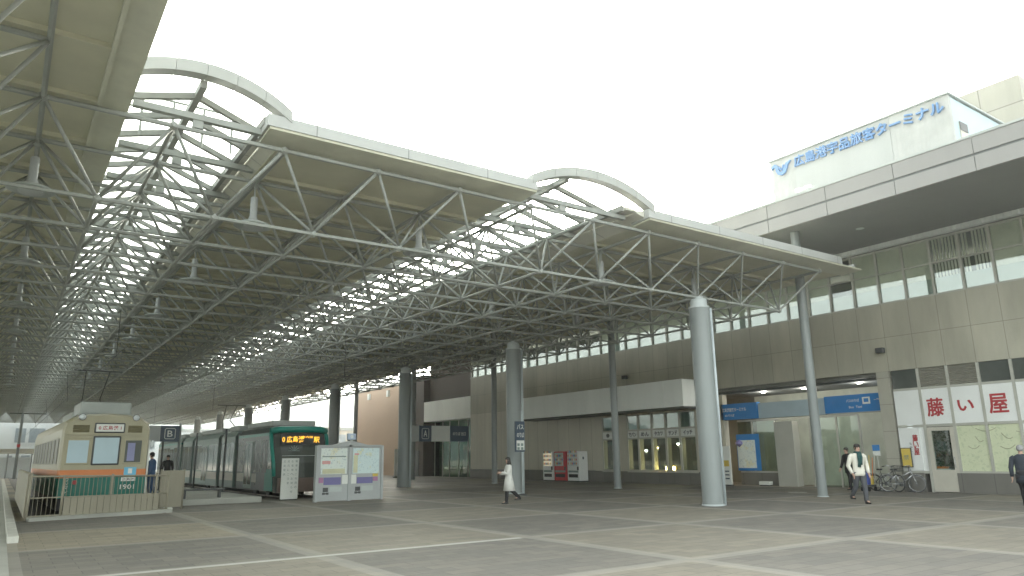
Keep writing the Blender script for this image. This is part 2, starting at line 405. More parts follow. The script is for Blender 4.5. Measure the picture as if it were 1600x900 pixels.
def far_building(name, label, x0, x1, y0, y1, zt, mat, wins, roof=.4):
    b = thing(name, label, 'building', (x0, y0, 0))
    MB().box(x0, x1, y0, y1, 0, zt).build('wall', mat, b)
    MB().box(x0 - .2, x1 + .2, y0 - .2, y1 + .2, zt, zt + roof).build('roof', M_troof, b)
    for (u0, u1, z0, z1) in wins:
        w = MB().box(u0, u1, y0 - .06, y0 + .1, z0, z1).build('window', M_farwin, b)
        MB().box(u0 - .08, u1 + .08, y0 - .12, y0 - .0, z0 - .12, z0 - .02).build('sill', M_farwhite, w)
    return b
far_building('white_building', 'white blocky building far behind the left end of the tram tracks', -6, 9.5, 120, 132, 9.4, M_farwhite,
             [(-4.5, -2.4, 5, 6.6), (1.2, 2.4, 4.3, 6.2), (2.8, 4.6, 4.3, 6.2), (5.4, 6.8, 4.3, 6.2), (.6, 1.2, .4, 2.6), (2.2, 3.2, .4, 2.6), (4., 5, .4, 2.6), (6.2, 7.2, .4, 2.6)])
far_building('low_building', 'low pale building seen between the two trams', 14, 33, 128, 140, 6.2, M_farwhite,
             [(15 + i * 3, 16.8 + i * 3, 3.4, 5) for i in range(6)])
cb = far_building('cream_building', 'low cream building with one wide window behind the green tram', 31, 40, 90, 98, 5.1, M_tpale, [(33.9, 36.2, 3.5, 4.6)])
rb = thing('yellow_roofed_shelter', 'low white shelter with a yellowish roof beside the far left track', 'shelter', (-2, 96, 0))
MB().box(-2, 3.2, 96, 99, 2.6, 3.1).build('roof', M_tpale, rb)
for x in (-1.6, .6, 2.8): MB().tube((x, 97, 0), (x, 97, 2.6), .08).build('post', M_column, rb)
MB().box(-1.6, 2.8, 98.4, 98.6, 0, 2.2).build('back_panel', M_farwhite, rb)

# ------------------------------------------------------------------ station canopy
MX, MY = 2.215, 2.19
XB = [18.68 - MX * k for k in range(-2, 11)]         # bottom node lines
YB = [15.85 + MY * j for j in range(0, 46)]
ZB, ZT = 6.73, 8.15
YEND = YB[-1] + MY / 2
canopy = thing('station_canopy', 'long grey steel space frame canopy with arched skylights over tram stop', 'canopy', (18.68, 15.85, 0))
LD = -6.0
d = MB()
def deck(x0, x1, y0):
    d.box(x0, x1, y0, YEND + .6, 8.35, 8.55)
    y = 14.755 - MY * 6
    while y < YEND + .5:
        if y > y0 + .1: d.box(x0 + .05, x1 - .05, y - .06, y + .06, 8.255, 8.352)
        y += MY
deck(-20, .75, 2.5); deck(4.25, 10.6, 14.9); deck(15.1, 26.2, 14.9)  # left deck runs on unseen past the lattice to keep the tram side dim
d.build('roof_deck', M_soffit, canopy)
g = MB()
g.box(.752, 1.24, 2.5, YEND + .6, 8.28, 8.62); g.box(.70, .78, 2.5, YEND + .6, 8.22, 8.345)
g.build('edge_gutter', M_gutter, canopy)
for x0, x1 in ((3.75, 10.75), (14.85, 26.1)):
    f = MB(); x1b = x1 if x1 < 20 else 24.9
    f.prism([(14.2, 8.40), (14.2, 8.66), (14.95, 8.70), (14.95, 8.36)], 0, x0, x1b)
    f.build('fascia', M_fascia, canopy)
    u = MB(); u.prism([(14.22, 8.395), (15.05, 8.345), (15.05, 8.29), (14.24, 8.345)], 0, x0 + .05, x1 + (.0 if x1 < 20 else .1)).build('eave_soffit', M_gutter, canopy)
MB().prism([(26.21, 8.34), (26.3, 8.40), (26.3, 8.64), (26.21, 8.66)], 1, 14.5, YEND + .6).build('fascia', M_fascia, canopy)
MB().prism([(-20.1, 8.34), (-20.001, 8.34), (-20.001, 8.66), (-20.1, 8.66)], 1, 2.5, YEND + .6).build('fascia', M_fascia, canopy)
def skylight(x0, x1, y0, y1, gx0, gx1, rx, rz=9.14, ez=8.66):
    """arched front trim, behind it a shallow glazed gable from gx0 over the ridge rx to gx1, with lined curbs outside"""
    c, hw = (x0 + x1) / 2, (x1 - x0) / 2; rise = .58; zb = 8.72
    rad = (hw * hw + rise * rise) / (2 * rise)
    def za(x): return zb + math.sqrt(rad * rad - (x - c) ** 2) - (rad - rise)
    K = 14; xs = [x0 + (x1 - x0) * i / K for i in range(K + 1)]
    fr = MB()
    sl = [(gx0, ez), (rx, rz), (gx1, ez)]
    y = y0 + .80
    while y < y1:
        o_ = [(u, y - .055, v) for u, v in sl]; o2 = [(u, y + .055, v) for u, v in sl]
        p_ = [(u, y - .055, v - .13) for u, v in sl]; p2 = [(u, y + .055, v - .13) for u, v in sl]
        t_, t2, q_, q2 = (fr.ring(k_) for k_ in (o_, o2, p_, p2))
        for P, Q in ((t_, q_), (q_, q2), (q2, t2), (t2, t_)): fr.bridge(P, Q, False)
        y += 1.04
    fr.prism([(rx - .065, rz - .15), (rx + .065, rz - .15), (rx + .065, rz + .01), (rx - .065, rz + .01)], 1, y0 + .17, y1)
    for ex in (gx0, gx1): fr.prism([(ex - .05, ez - .14), (ex + .05, ez - .14), (ex + .05, ez + .03), (ex - .05, ez + .03)], 1, y0 + .17, y1)
    skyl = fr.build('skylight_frame', M_rib, canopy)
    gl = MB(); a = gl.ring([(u, y0 + .1, v + .035) for u, v in sl]); b = gl.ring([(u, y1, v + .035) for u, v in sl]); gl.bridge(a, b, False)
    gl.build('glazing', M_roofglass, skyl)
    at = MB(); seg = 6
    for s_ in range(seg):
        ss = [x0 + (x1 - x0) * (s_ + (q / 5) * .985 + .0075) / seg for q in range(6)]
        rings = [at.ring([(x, y0 - .12, za(x) + .10), (x, y0 - .12, za(x) - .16), (x, y0 + .16, za(x) - .16), (x, y0 + .16, za(x) + .10)]) for x in ss]
        for P, Q in zip(rings, rings[1:]): at.bridge(P, Q)
        at.f.append(tuple(rings[0])); at.f.append(tuple(reversed(rings[-1])))
    at.build('arch_trim', M_arch, canopy)
    cu = MB(); m_ = gx1 + (x1 - gx1) * .45; mz = ez + (8.40 - ez) * .40
    cu.prism([(gx1 + .052, ez - .10), (m_ - .01, mz), (m_ - .01, mz + .06), (gx1 + .052, ez + .0)], 1, y0 + .1, y1)
    cu.prism([(m_ + .01, mz - .03), (x1 + .06, 8.345), (x1 + .06, 8.60), (m_ + .01, mz + .05)], 1, y0 + .1, y1)
    cu.build('skylight_curb', M_curb, canopy)
    if gx0 > 2:
        MB().prism([(x0 - .02, 8.345), (gx0 - .052, ez - .10), (gx0 - .052, ez), (x0 - .02, 8.6)], 1, y0 + .1, y1).build('skylight_curb', M_curb, canopy)
    y = YB[0] - MY / 2
    while y < y1:
        tb = MB().box(x0 + .06 if x0 > 2 else 1.3, x1 - .06 if x1 < 6 else gx1 + .3, y - .07, y + .07, 8.37, 8.50); tb.box(rx - .1, rx + .1, y - .05, y + .05, 8.20, 8.369)
        tb.build('tie_beam', M_steel, canopy); y += MY
    rl_ = MB(); zr = rz + .55
    for zz in (zr - .32, zr): rl_.tube((gx0 + .2, 16.9, zz), (gx1 - .1, 16.9, zz), .028, n=6)
    for i in range(5): x = gx0 + .25 + i * (gx1 - gx0 - .4) / 4; rl_.tube((x, 16.9, 8.7), (x, 16.9, zr), .028, n=6)
    rl_.build('roof_handrail', M_steel, canopy)
skylight(.75, 4.25, 14.3, YEND + .6, .78, 3.78, 2.5); skylight(10.6, 15.1, 14.3, YEND + .6, 10.75, 14.05, 12.0)

# lattice members
bars = []
XT = [x - MX / 2 for x in XB] + [XB[0] + MX / 2]; XT = [x for x in sorted(XT) if x > LD]
XBl = [x for x in sorted(XB) if LD + .5 < x]
YT = [y - MY / 2 for y in YB] + [YB[-1] + MY / 2]
YTl = [14.755 - MY * q for q in (5, 4, 3, 2, 1)]; YBl = [15.85 - MY * q for q in (5, 4, 3, 2, 1)]
NP = (MX / 2)
for j, y in enumerate(YB):
    b = MB(); b.tube((XBl[0] - .1, y, ZB), (XBl[-1], y, ZB), .043, n=6)
    for x in XBl: b.ball((x, y, ZB), .10, 1)
    b.build('bottom_chord', M_steel, canopy, 'auto')
for y in YBl:
    b = MB(); xs = [x for x in XBl if x < -1]; b.tube((xs[0], y, ZB), (xs[-1], y, ZB), .043, n=6); b.build('bottom_chord', M_steel, canopy, 'auto')
for x in XBl:
    b = MB(); b.tube((x, YBl[0] if x < -1 else YB[0], ZB), (x, YB[-1], ZB), .043, n=6); b.build('bottom_chord', M_steel, canopy, 'auto')
for y in YT:
    b = MB(); b.tube((XT[0], y, ZT), (XT[-1], y, ZT), .05, n=6)
    for x in XT: b.ball((x, y, ZT), .10, 1)
    b.build('top_chord', M_steel, canopy, 'auto')
for y in YTl:
    b = MB(); xs = [x for x in XT if x < .1]; b.tube((xs[0], y, ZT), (xs[-1], y, ZT), .05, n=6); b.build('top_chord', M_steel, canopy, 'auto')
for x in XT:
    b = MB(); b.tube((x, YTl[0] if x < .1 else YT[0], ZT), (x, YT[-1], ZT), .05 if abs(x - 4.28) > .1 else .075, n=6); b.build('top_chord', M_steel, canopy, 'auto')
def ok_top(x, y): return y > 14.7 or x < .1
for y in YBl + YB:
    for x in XBl:
        if y < 15.8 and x > -1: continue
        for sx in (-1, 1):
            for sy in (-1, 1):
                tx, ty = x + sx * MX / 2, y + sy * MY / 2
                if ok_top(tx, ty) and tx < XT[-1] + .1 and ty > YTl[0] - .1: bars.append((Vector((x, y, ZB)), Vector((tx, ty, ZT))))
def app(b):
    m = (b[0] + b[1]) / 2 - Vector((0, 0, 1.6)); z = m.dot(fw)
    if z < 1: return 0
    px, py = m.dot(rt2) / z, m.dot(up2) / z
    if abs(px) > .74 or abs(py) > .43: return .001 / z
    return 1 / z
bars.sort(key=app, reverse=True)
for a, b in bars[:100]:
    MB().tube(a, b, .036, n=8).build('truss_diagonal', M_steel, canopy, True)
rest = MB()
for a, b in bars[100:]: rest.tube(a, b, .036, n=5, cap=False)
tag(rest.build('truss_diagonal', M_steel, canopy, True), kind='stuff')
sub_ = MB()
for x, y in ((9.82, 30.0), (5.39, 34.4), (14.25, 34.4), (9.82, 43.2)):   # drop rods
    sub_.tube((x, y, ZB), (x, y, 5.9), .03, n=6)
for k in range(8):
    y = 15.85 + 10.95 * k
    c = MB(); c.lathe((18.68, y, 0), [(.345, 0), (.345, .10), (.335, .11), (.335, 6.34), (.335, 6.35)], 32).build('column', M_column, canopy, 'auto')
    cp = MB(); cp.lathe((18.68, y, 0), [(.345, 6.34), (.345, 6.40), (.27, 6.42), (.27, 6.64), (.16, 6.69), (.16, 6.73)], 24).build('cap', M_colcap, c.__dict__.get('o') or canopy, 'auto')
    MB().tube((18.68 + .325, y - .20, 0), (18.68 + .325, y - .20, 6.35), .05, n=10).build('drain_pipe', M_pipe, canopy, True)
    if k == 0 or k == 1:
        MB().lathe((18.68, y, 0), [(.37, 0), (.37, .03), (.345, .05)], 32).build('column_base', M_colcap, canopy, 'auto')

# hanging lamps
lamp_proto = None
def make_lamp(label):
    t = thing('hanging_lamp', label, 'lamp', (0, 0, 0), 0, 'round lamps hanging under the canopy')
    MB().lathe((0, 0, 0), [(.08, -.04), (.09, -.12), (.05, -.16), (.022, -.18), (.022, -.40)], 14).build('stem', M_steel, t, 'auto')
    MB().lathe((0, 0, 0), [(.07, -.40), (.085, -.43), (.085, -.88), (.11, -.94), (.12, -1.02)], 18).build('body', M_grayboard, t, 'auto')
    s_ = MB().lathe((0, 0, 0), [(.14, -1.02), (.34, -1.06), (.42, -1.10), (.43, -1.13), (.40, -1.14), (.24, -1.12)], 28).build('shade', M_troof, t, 'auto')
    MB().lathe((0, 0, 0), [(.24, -1.12), (.23, -1.17), (.12, -1.20), (.01, -1.205)], 20).build('diffuser', M_grayboard, s_, 'auto')
    return t
LX = [-.15, 4.28, 8.71, 15.36, 19.79]
names = {(1, 0): 'round shaded lamp nearest the big arched skylight on the left', (3, 0): 'round shaded lamp below the right skylight near the front truss',
         (0, 0): 'round shaded lamp under the left roof at the top left', (2, 0): 'round shaded lamp under the middle roof between the two skylights',
         (4, 0): 'round shaded lamp above and right of the nearest big column'}
for i, x in enumerate(LX):
    for j in range(8):
        y = 16.945 + MY * 3 * j
        lb = names.get((i, j), 'small round shaded lamp deeper inside the canopy behind the front row of lamps')
        if lamp_proto is None: lamp_proto = make_lamp(lb); lamp_proto.location = (x, y, ZT)
        else: dup(lamp_proto, None, (x, y, ZT), 0, lb)

# ------------------------------------------------------------------ terminal building
XF, YE = 30.3, 49.5
term = thing('ferry_terminal', 'long beige tiled terminal building with deep flat roof overhang', 'building', (XF, 16, 0))
P_ = 1.128
def seam(k): return 15.82 - P_ * k
MB().box(XF, XF + .4, -4, YE, 4.87, 7.72).build('wall', M_clad, term)
MB().box(XF, XF + .4, 34.7, YE, .68, 4.868).build('wall', M_siding, term)
MB().box(XF, XF + .4, 25.2, 26.35, .68, 4.868).build('wall', M_siding, term)
MB().box(XF, XF + .4, 26.352, 34.698, 3.95, 4.868).build('wall', M_siding, term)
MB().box(XF, XF + .4, 26.352, 32.9, .62, .66).build('wall', M_siding, term)
MB().box(XF - .03, XF + .4, 25.2, YE + .02, 0, .655).build('wall_base', M_base, term)
MB().box(XF - .03, XF + .4, -4, 13.72, 0, .74).build('wall_base', M_base, term)
MB().box(XF - .03, XF + .4, 14.93, 15.82, 0, .74).build('wall_base', M_base, term)
MB().box(XF - .04, XF + .9, 15.84, 16.38, 0, 4.868).build('entrance_pillar', M_pillar, term)
MB().box(XF + .02, XF + 6, 49.3, YE - .02, 0, 10).build('end_wall', M_clad, term)
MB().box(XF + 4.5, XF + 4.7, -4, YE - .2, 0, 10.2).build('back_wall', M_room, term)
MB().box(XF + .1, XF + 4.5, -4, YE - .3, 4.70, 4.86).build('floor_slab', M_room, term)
# upper windows
def pane(y0, y1, z0, z1, parent, mat=M_glassd, x=XF + .08): MB().box(x, x + .012, y0, y1, z0, z1).build('pane', mat, parent)
k = 0; y = seam(-30)
for k in range(-29, 18):
    y1, y0 = seam(k - 1), seam(k)
    if y0 > YE - .6: continue
    w = MB(); w.box(XF + .0, XF + .14, y0 - .045, y0 + .045, 7.72, 10.1); w.box(XF + .03, XF + .13, y0 + .047, y1 - .047, 9.02, 9.09)
    w.box(XF + .02, XF + .14, y0 + .047, y1 - .047, 7.722, 7.79); w.box(XF + .02, XF + .14, y0 + .047, y1 - .047, 10.02, 10.098)
    wf = w.build('window', M_frame, term)
    pane(y0 + .04, y1 - .04, 7.76, 10.05, wf, M_glassu)
    style = {3: 'strip', 4: 'strip', 9: 'strip'}.get(k, 'blind_or_reflection' if k > -16 else 'film')
    if k == -1: style = 'dark'
    if style == 'blind_or_reflection': MB().box(XF + .12, XF + .14, y0 + .05, y1 - .05, 8.43, 10.08).build('blind_or_reflection', M_blind, wf)
    if style == 'strip':
        b = MB()
        for q in range(8):
            if random.random() < .72: b.box(XF + .15, XF + .16, y0 + .08 + q * .125, y0 + .15 + q * .125, 7.8, 10.05)
        b.build('blind_or_reflection', M_blind, wf)
    MB().box(XF + .105, XF + .115, y0 + .05, y1 - .05, 7.76, 8.42).build('frosted_film', M_film, wf)
MB().box(XF - .22, XF - .02, -4, YE, 10.12, 10.52).build('light_strip', M_strip, term)
# roof overhang
XE = 24.0
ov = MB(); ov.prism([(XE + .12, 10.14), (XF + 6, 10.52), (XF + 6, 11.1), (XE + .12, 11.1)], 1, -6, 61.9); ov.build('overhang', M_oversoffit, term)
for z0, z1 in ((10.1, 10.60), (10.68, 11.22)):
    e = MB(); y = 52.
    ys = [8.97 + 2.53 * q for q in range(-6, 22)]
    for a, b in zip(ys, ys[1:]): e.box(XE, XE + .11, a + .012, b - .012, z0, z1)
    e.build('eave_panel', M_eave, term)
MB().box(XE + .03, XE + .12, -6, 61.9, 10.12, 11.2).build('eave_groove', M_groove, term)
MB().box(XE - .03, XF + 8, -6.1, 62, 11.222, 11.30).build('roof', M_troof, term)
MB().lathe((27, 14.5, 10.22), [(.001, .0), (.16, .0), (.16, .09)], 16).build('soffit_light', M_film, term)
for k in range(5):
    y = 16.1 + 10.98 * k
    MB().lathe((25.02, y, 0), [(.175, 0), (.175, 10.19)], 24).build('overhang_column', M_column, term, 'auto')
    MB().lathe((25.02, y, 0), [(.21, 0), (.21, .02), (.178, .03)], 24).build('column_base', M_colcap, term, 'auto')
# rooftop
MB().box(32, 32.2, 20.2, 21.6, 11.3, 16.7).build('rooftop_screen', M_signbox, term)
MB().box(32, 32.2, 12.58, 15.19, 11.3, 16.7).build('rooftop_screen', M_signbox, term)
MB().box(31.99, 32.2, 15.2, 20.19, 11.3, 16.69).build('rooftop_screen', M_signbox2, term)
MB().box(32.2, 41, 12.6, 21.5, 11.3, 16.65).build('rooftop_house', M_boxside, term)
MB().box(31.9, 41.1, 12.5, 21.7, 16.702, 16.78).build('rooftop_coping', M_troof, term)
w = MB().box(32.7, 33.4, 12.56, 12.62, 14.3, 15.6).build('window', M_tpale, term); MB().box(32.7, 33.4, 12.54, 12.57, 15.2, 15.6).build('pane', M_dark, w)
MB().box(42, 52, 13.0, 24, 11.3, 21.0).build('stair_tower', M_block, term)
for yy in (17.55, 17.1):
    dsh = MB().lathe((28, yy, 13.03), [(.02, -.10), (.14, -.06), (.19, .05), (.18, .05), (.1, -.02)], 16).build('satellite_dish', M_white, term, 'auto')
    MB().tube((28, yy, 11.3), (28, yy, 12.95), .025).build('mast', M_steel, dsh)

sg = thing('rooftop_sign', 'large blue Japanese lettering with wave logo on the white rooftop screen', 'sign', (31.97, 17, 16))
s_txt = '広島港宇品旅客ターミナル'
def sign_pt(t): return (31.95, 20.15 - t * (20.15 - 12.78), 16.44 - t * .36)
text('lettering', s_txt, M_letterblue, sg, (31.97, 16.45, 16.22), .58, '-X', 7.35, .10, 0, False, .012)
lg = MB()
def stroke(pts, ws):
    n_ = len(pts); L_, R_ = [], []
    for i, (u_, v_) in enumerate(pts):
        a_, b_ = pts[max(i - 1, 0)], pts[min(i + 1, n_ - 1)]; d_ = Vector((b_[0] - a_[0], b_[1] - a_[1])).normalized()
        L_.append((u_ - d_.y * ws[i], v_ + d_.x * ws[i])); R_.append((u_ + d_.y * ws[i], v_ - d_.x * ws[i]))
    rs_ = [lg.ring([(31.97, 20.90 - l_[0], 16.10 + l_[1]), (31.97, 20.90 - r_[0], 16.10 + r_[1]), (31.87, 20.90 - r_[0], 16.10 + r_[1]), (31.87, 20.90 - l_[0], 16.10 + l_[1])]) for l_, r_ in zip(L_, R_)]
    for P, Q in zip(rs_, rs_[1:]): lg.bridge(P, Q)
    lg.f.append(tuple(rs_[0])); lg.f.append(tuple(rs_[-1]))
stroke([(-.56, .12), (-.50, .24), (-.36, .28), (-.25, .18), (-.24, .0), (-.16, -.18), (.0, -.26), (.16, -.18), (.26, .02), (.36, .2), (.58, .30)], [.02, .06, .09, .09, .085, .09, .10, .10, .09, .08, .02])
stroke([(-.12, .16), (-.08, .02), (.02, -.04), (.10, .04), (.14, .20)], [.03, .045, .05, .045, .03])
lg.build('logo', M_letterblue, sg)

# shop front: panes in a 1.128 m grid
fr = MB()
for k in range(0, 17):
    y = seam(k)
    if k == 0: continue
    fr.box(XF - .02, XF + .10, y - .05, y + .05, .742 if k not in (1, 2) else 0, 4.868)
for z in (.76, 2.57, 4.06):
    for k in range(17):
        if k == 1 and z < 1: continue
        fr.box(XF - .01, XF + .09, seam(k + 1) + .052, seam(k) - .052, z - .045, z + .045)
sf = fr.build('shopfront_frame', M_frame, term)
for k in range(17):
    y1, y0 = seam(k) - .052, seam(k + 1) + .052
    if k in (1, 2): MB().box(XF + .03, XF + .06, y0, y1, 4.11, 4.866).build('louvre', stripes('louvre_slats', (.30, .29, .24), .07, 2, 1.) if 'louvre' not in _mc else _mc['louvre'], term)
    else: MB().box(XF + .04, XF + .05, y0, y1, 4.11, 4.866).build('pane', M_tglass, term)
    if k == 1: continue
    if k in (2, 3): MB().box(XF + .03, XF + .05, y0, y1, .81, 2.52).build('window_poster', M_yelgreen, term)
    else: MB().box(XF + .03, XF + .05, y0, y1, .81, 2.52).build('window_poster', M_white if k % 3 != 2 else M_yelgreen, term)
# branches printed on the green posters
br = MB()
for base, ang, ln in (((12.85, 2.40), 0, .7), ((12.9, 2.1), -.5, .3), ((11.5, 2.25), .1, .8), ((12.0, 2.2), -.4, .4), ((13.2, 1.75), .05, .4), ((12.1, 1.72), .1, .5)):
    p = [(XF + .028, base[0] - t * ln * math.cos(ang), base[1] + t * ln * math.sin(ang) - .12 * math.sin(t * 3.1)) for t in [q / 6 for q in range(7)]]
    br.path(p, .012, 5)
br.build('printed_branches', paint('print_brown', (.30, .30, .20), .6), term)
ss = thing('shop_sign', 'row of white panels with large red Japanese brush characters on the shop front', 'sign', (XF, 12, 2.62))
for k in range(17):
    y1, y0 = seam(k) - .054, seam(k + 1) + .054
    if k > 8: continue
    p = MB().box(XF + .0, XF + .05, y0, y1, 2.62, 4.01).build('panel', M_white, ss)
    ch = {1: '藤', 2: 'い', 3: '屋'}.get(k)
    if ch: text('lettering', ch, M_red, p, (XF - .003, (y0 + y1) / 2 + .05, 3.28), .70 if ch != 'い' else .40, '-X', .62 if ch != 'い' else .55, .006, 0, False, .016)
pz = thing('window_sign', 'white upright sign with red vertical calligraphy left of the shop door', 'sign', (XF, 15.4, .8))
MB().box(XF - .02, XF + .025, 14.94, 15.76, .82, 2.50).build('panel', M_white, pz)
for i, ch in enumerate('藤い屋'): text('lettering', ch, M_red, pz, (XF - .024, 15.12, 2.10 - i * .27), .26, '-X', .2, .004, 0, False, .006)
for i, ch in enumerate('もみじ'): text('lettering', ch, M_dark, pz, (XF - .024, 15.33, 1.88 - i * .14), .10, '-X', None, .004)
dr = MB(); y1, y0 = seam(1) - .055, seam(2) + .055
dr.box(XF - .01, XF + .07, y1 - .16, y1, .03, 2.5); dr.box(XF - .01, XF + .07, y0, y0 + .16, .03, 2.5); dr.box(XF - .01, XF + .07, y0 + .162, y1 - .162, 2.36, 2.5); dr.box(XF - .01, XF + .07, y0 + .162, y1 - .162, .03, .86)
door = dr.build('door', M_tpale, term)
MB().box(XF + .02, XF + .03, y0 + .16, y1 - .16, .86, 2.36).build('pane', M_glass, door)
MB().tube((XF - .06, y0 + .1, .95), (XF - .06, y0 + .1, 1.35), .015).build('handle', M_chrome, door)
pl = thing('reflection_plant', 'leafy green plant standing in for trees reflected in the shop door glass', 'plant', (XF + .4, 14.3, 0))  # plant stands in for trees reflected in the door glass
MB().lathe((XF + .4, 14.3, 0), [(.16, 0), (.2, .4), (.19, .4), (.1, .38)], 16).build('pot', M_dark, pl)
MB().tube((XF + .4, 14.3, .38), (XF + .4, 14.3, 1.5), .02).build('trunk', M_brown, pl)
lf = MB()
for i in range(260):
    a, zz, rr = random.random() * 6.28, 1.0 + random.random() * 1.4, .1 + random.random() * .5; c = Vector((XF + .4 + rr * .6 * math.cos(a), 14.3 + rr * math.sin(a), zz)); u = Vector((random.uniform(-1, 1), random.uniform(-1, 1), random.uniform(-1, 1))).normalized() * .07; v = u.orthogonal() * .6
    lf.quad(c - u, c + v, c + u, c - v)
lf.build('crown', M_leaf, pl)
tb_ = thing('round_tray', 'orange round tray shown low inside the shop door', 'tray', (XF + .35, 14.45, .9)); MB().lathe((XF + .35, 14.45, .9), [(.001, 0), (.25, 0), (.3, .08), (.26, .06), (.001, .03)], 20).build('dish', M_torange, tb_)
MB().box(XF + .1, XF + .4, 14.0, 14.7, .8, .899).build('base', M_film, tb_)

# cafe windows, siding seams and white canopy
cols = [(26.55, 27.66), (27.70, 28.70), (28.74, 29.78), (29.82, 30.86), (30.90, 31.80), (32.98, 34.0)]
jp = ['イッチ', 'サンド', 'やカツ', 'めん', 'でパン', '※']
cs = thing('cafe_window_sign', 'row of white cards with dark lettering across the cafe windows', 'sign', (XF, 29, 2.5))
tops = sorted(cols)
prev = 26.352
for (a, b) in tops + [(34.698, 35)]:
    if a > prev + .005: MB().box(XF + .001, XF + .39, prev + .001, a - .001, .662, 3.948).build('wall', M_siding, term)
    prev = b
for i, (a, b) in enumerate(cols):
    w = MB(); w.box(XF + .0, XF + .1, a, a + .05, .70, 3.9); w.box(XF + .0, XF + .1, b - .05, b, .70, 3.9)
    for z in (.70, 2.5, 2.98, 3.85): w.box(XF + .005, XF + .095, a + .051, b - .051, z - .03, z + .05)
    w.box(XF - .05, XF + .02, a - .05, b + .05, .60, .665)
    wf = w.build('window', M_frame, term)
    pane(a + .04, b - .04, .74, 2.5, wf, M_glassd, XF + .05); pane(a + .04, b - .04, 3.0, 3.85, wf, M_glassd, XF + .05)
    MB().box(XF + .14, XF + .16, a + .06, b - .06, 3.05, 3.8).build('blind_or_reflection', M_film, wf)  # pale panel stands in for white reflections in the upper cafe panes
    c = MB().box(XF + .01, XF + .04, a + .06, b - .06, 2.54, 2.94).build('card', M_paper, cs)
    text('lettering', jp[i], M_dark, c, (XF + .009, (a + b) / 2, 2.74), .24, '-X', .62 if i < 5 else .3, .004, 0, False, .008)
for i, (x, y, z, m) in enumerate([(31.6, 27.2, 2.15, M_lampy), (31.9, 31.0, 2.0, M_lampy), (32.2, 32.2, 1.85, M_lampw), (31.9, 29.3, 2.2, M_lampw)]):
    l = thing('pendant_lamp', ['warm pendant lamp in the cafe window nearest the big column', 'warm pendant lamp in the fourth cafe window', 'white pendant lamp in the leftmost lettered cafe window', 'small white pendant lamp in the middle cafe window'][i], 'lamp', (x, y, z), 0, 'pendant lamps inside the cafe')
    MB().ball((x, y, z), .09, 2).build('bulb', m, l, True)
    ll = bpy.data.lights.new('pendant_light', 'POINT'); ll.energy = 5; ll.color = (1, .78, .5); ll.shadow_soft_size = .1
    lo = bpy.data.objects.new('pendant_light', ll); COL.objects.link(lo); lo.parent = l; lo.location = (0, 0, -.15)
    MB().tube((x, y, z + .08), (x, y, 4.7), .008, n=6).build('cord', M_black, l); MB().lathe((x, y, z), [(.04, .12), (.13, .0), (.125, .0), (.03, .11)], 16).build('shade', M_dark, l)
cn = thing('cafe_counter', 'yellow lit counter inside the middle cafe window', 'counter', (31.4, 29.3, 0))
MB().rbox(31.2, 31.9, 28.9, 29.8, 0, .95, .02).build('body', M_postery, cn); MB().box(31.15, 31.95, 28.85, 29.85, .95, 1.0).build('top', M_tpale, cn); MB().box(31.18, 31.2, 29.0, 29.7, .72, .9).build('menu_light', M_lampy, cn)
for i, yy in enumerate((27.0, 28.1, 30.4, 31.4)):
    t = thing('cafe_table', 'dark round cafe table seen through the cafe windows', 'table', (31.4, yy, 0), 0, 'tables inside the cafe')
    MB().lathe((31.4, yy, 0), [(.2, 0), (.2, .03), (.03, .05), (.03, .72)], 14).build('leg', M_dark, t); MB().lathe((31.4, yy, .72), [(.001, 0), (.32, 0), (.32, .03), (.001, .03)], 20).build('tabletop', M_brown, t)
cc = thing('cafe_canopy', 'white box shaped awning along the wall above the cafe and vending machines', 'awning', (28.5, 33, 4))
b = MB(); ys = [25.66, 27.0, 31.2, 33.4, 37.6, 41.0]
for a, c in zip(ys, ys[1:]): b.rbox(28.5, XF - .002, a + .006, c - .006, 4.0, 5.4, .02)
b.build('panel', M_whitecan, cc); MB().box(28.6, XF - .01, 25.7, 40.9, 3.93, 3.998).build('underside', M_groove, cc)
# entrance
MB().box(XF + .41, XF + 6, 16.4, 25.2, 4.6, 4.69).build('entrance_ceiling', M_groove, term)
MB().box(XF + 3.4, XF + 3.6, 18.0, 25.2, 0, 4.6).build('entrance_wall', M_roomw, term)
MB().box(XF + .5, XF + .75, 16.4, 25.18, 3.26, 3.27).build('sign_beam', M_groove, term)
MB().box(XF + .52, XF + .74, 19.24, 22.88, 3.275, 4.02).build('sign_beam', paint('pale_blue_beam', (.40, .50, .55), .45, .06), term)
MB().box(XF + .45, XF + .8, 25.0, 25.19, 0, 4.6).build('entrance_jamb', M_siding, term)
gf = MB()
for y in (18.3, 19.4, 20.8, 22.7, 24.1): gf.box(XF + 1.5, XF + 1.58, y - .04, y + .04, 0, 3.2)
gf.box(XF + 1.5, XF + 1.58, 18.3, 25., 3.2, 3.28); gf.box(XF + 1.51, XF + 1.57, 22.74, 25, .62, .70)
es = gf.build('glass_screen', M_frame, term)
for a, b_, m in ((18.34, 19.36, M_glass), (19.44, 20.76, M_glass), (22.74, 24.06, M_glassd), (24.14, 25, M_glassd)): MB().box(XF + 1.53, XF + 1.545, a, b_, .02, 3.18).build('pane', m, es)
MB().box(XF + 1.48, XF + 1.62, 22.72, 25, 0, .62).build('screen_base', M_base, term)
MB().rbox(XF + 1.1, XF + 1.6, 21.45, 22.5, 0, 3.1, .02).build('white_pier', M_frame, term)
ed = thing('glowing_doorway', 'far door with a pane glowing in place of daylight, seen through the entrance beside the pillar', 'door', (XF + 4.3, 18, 0))
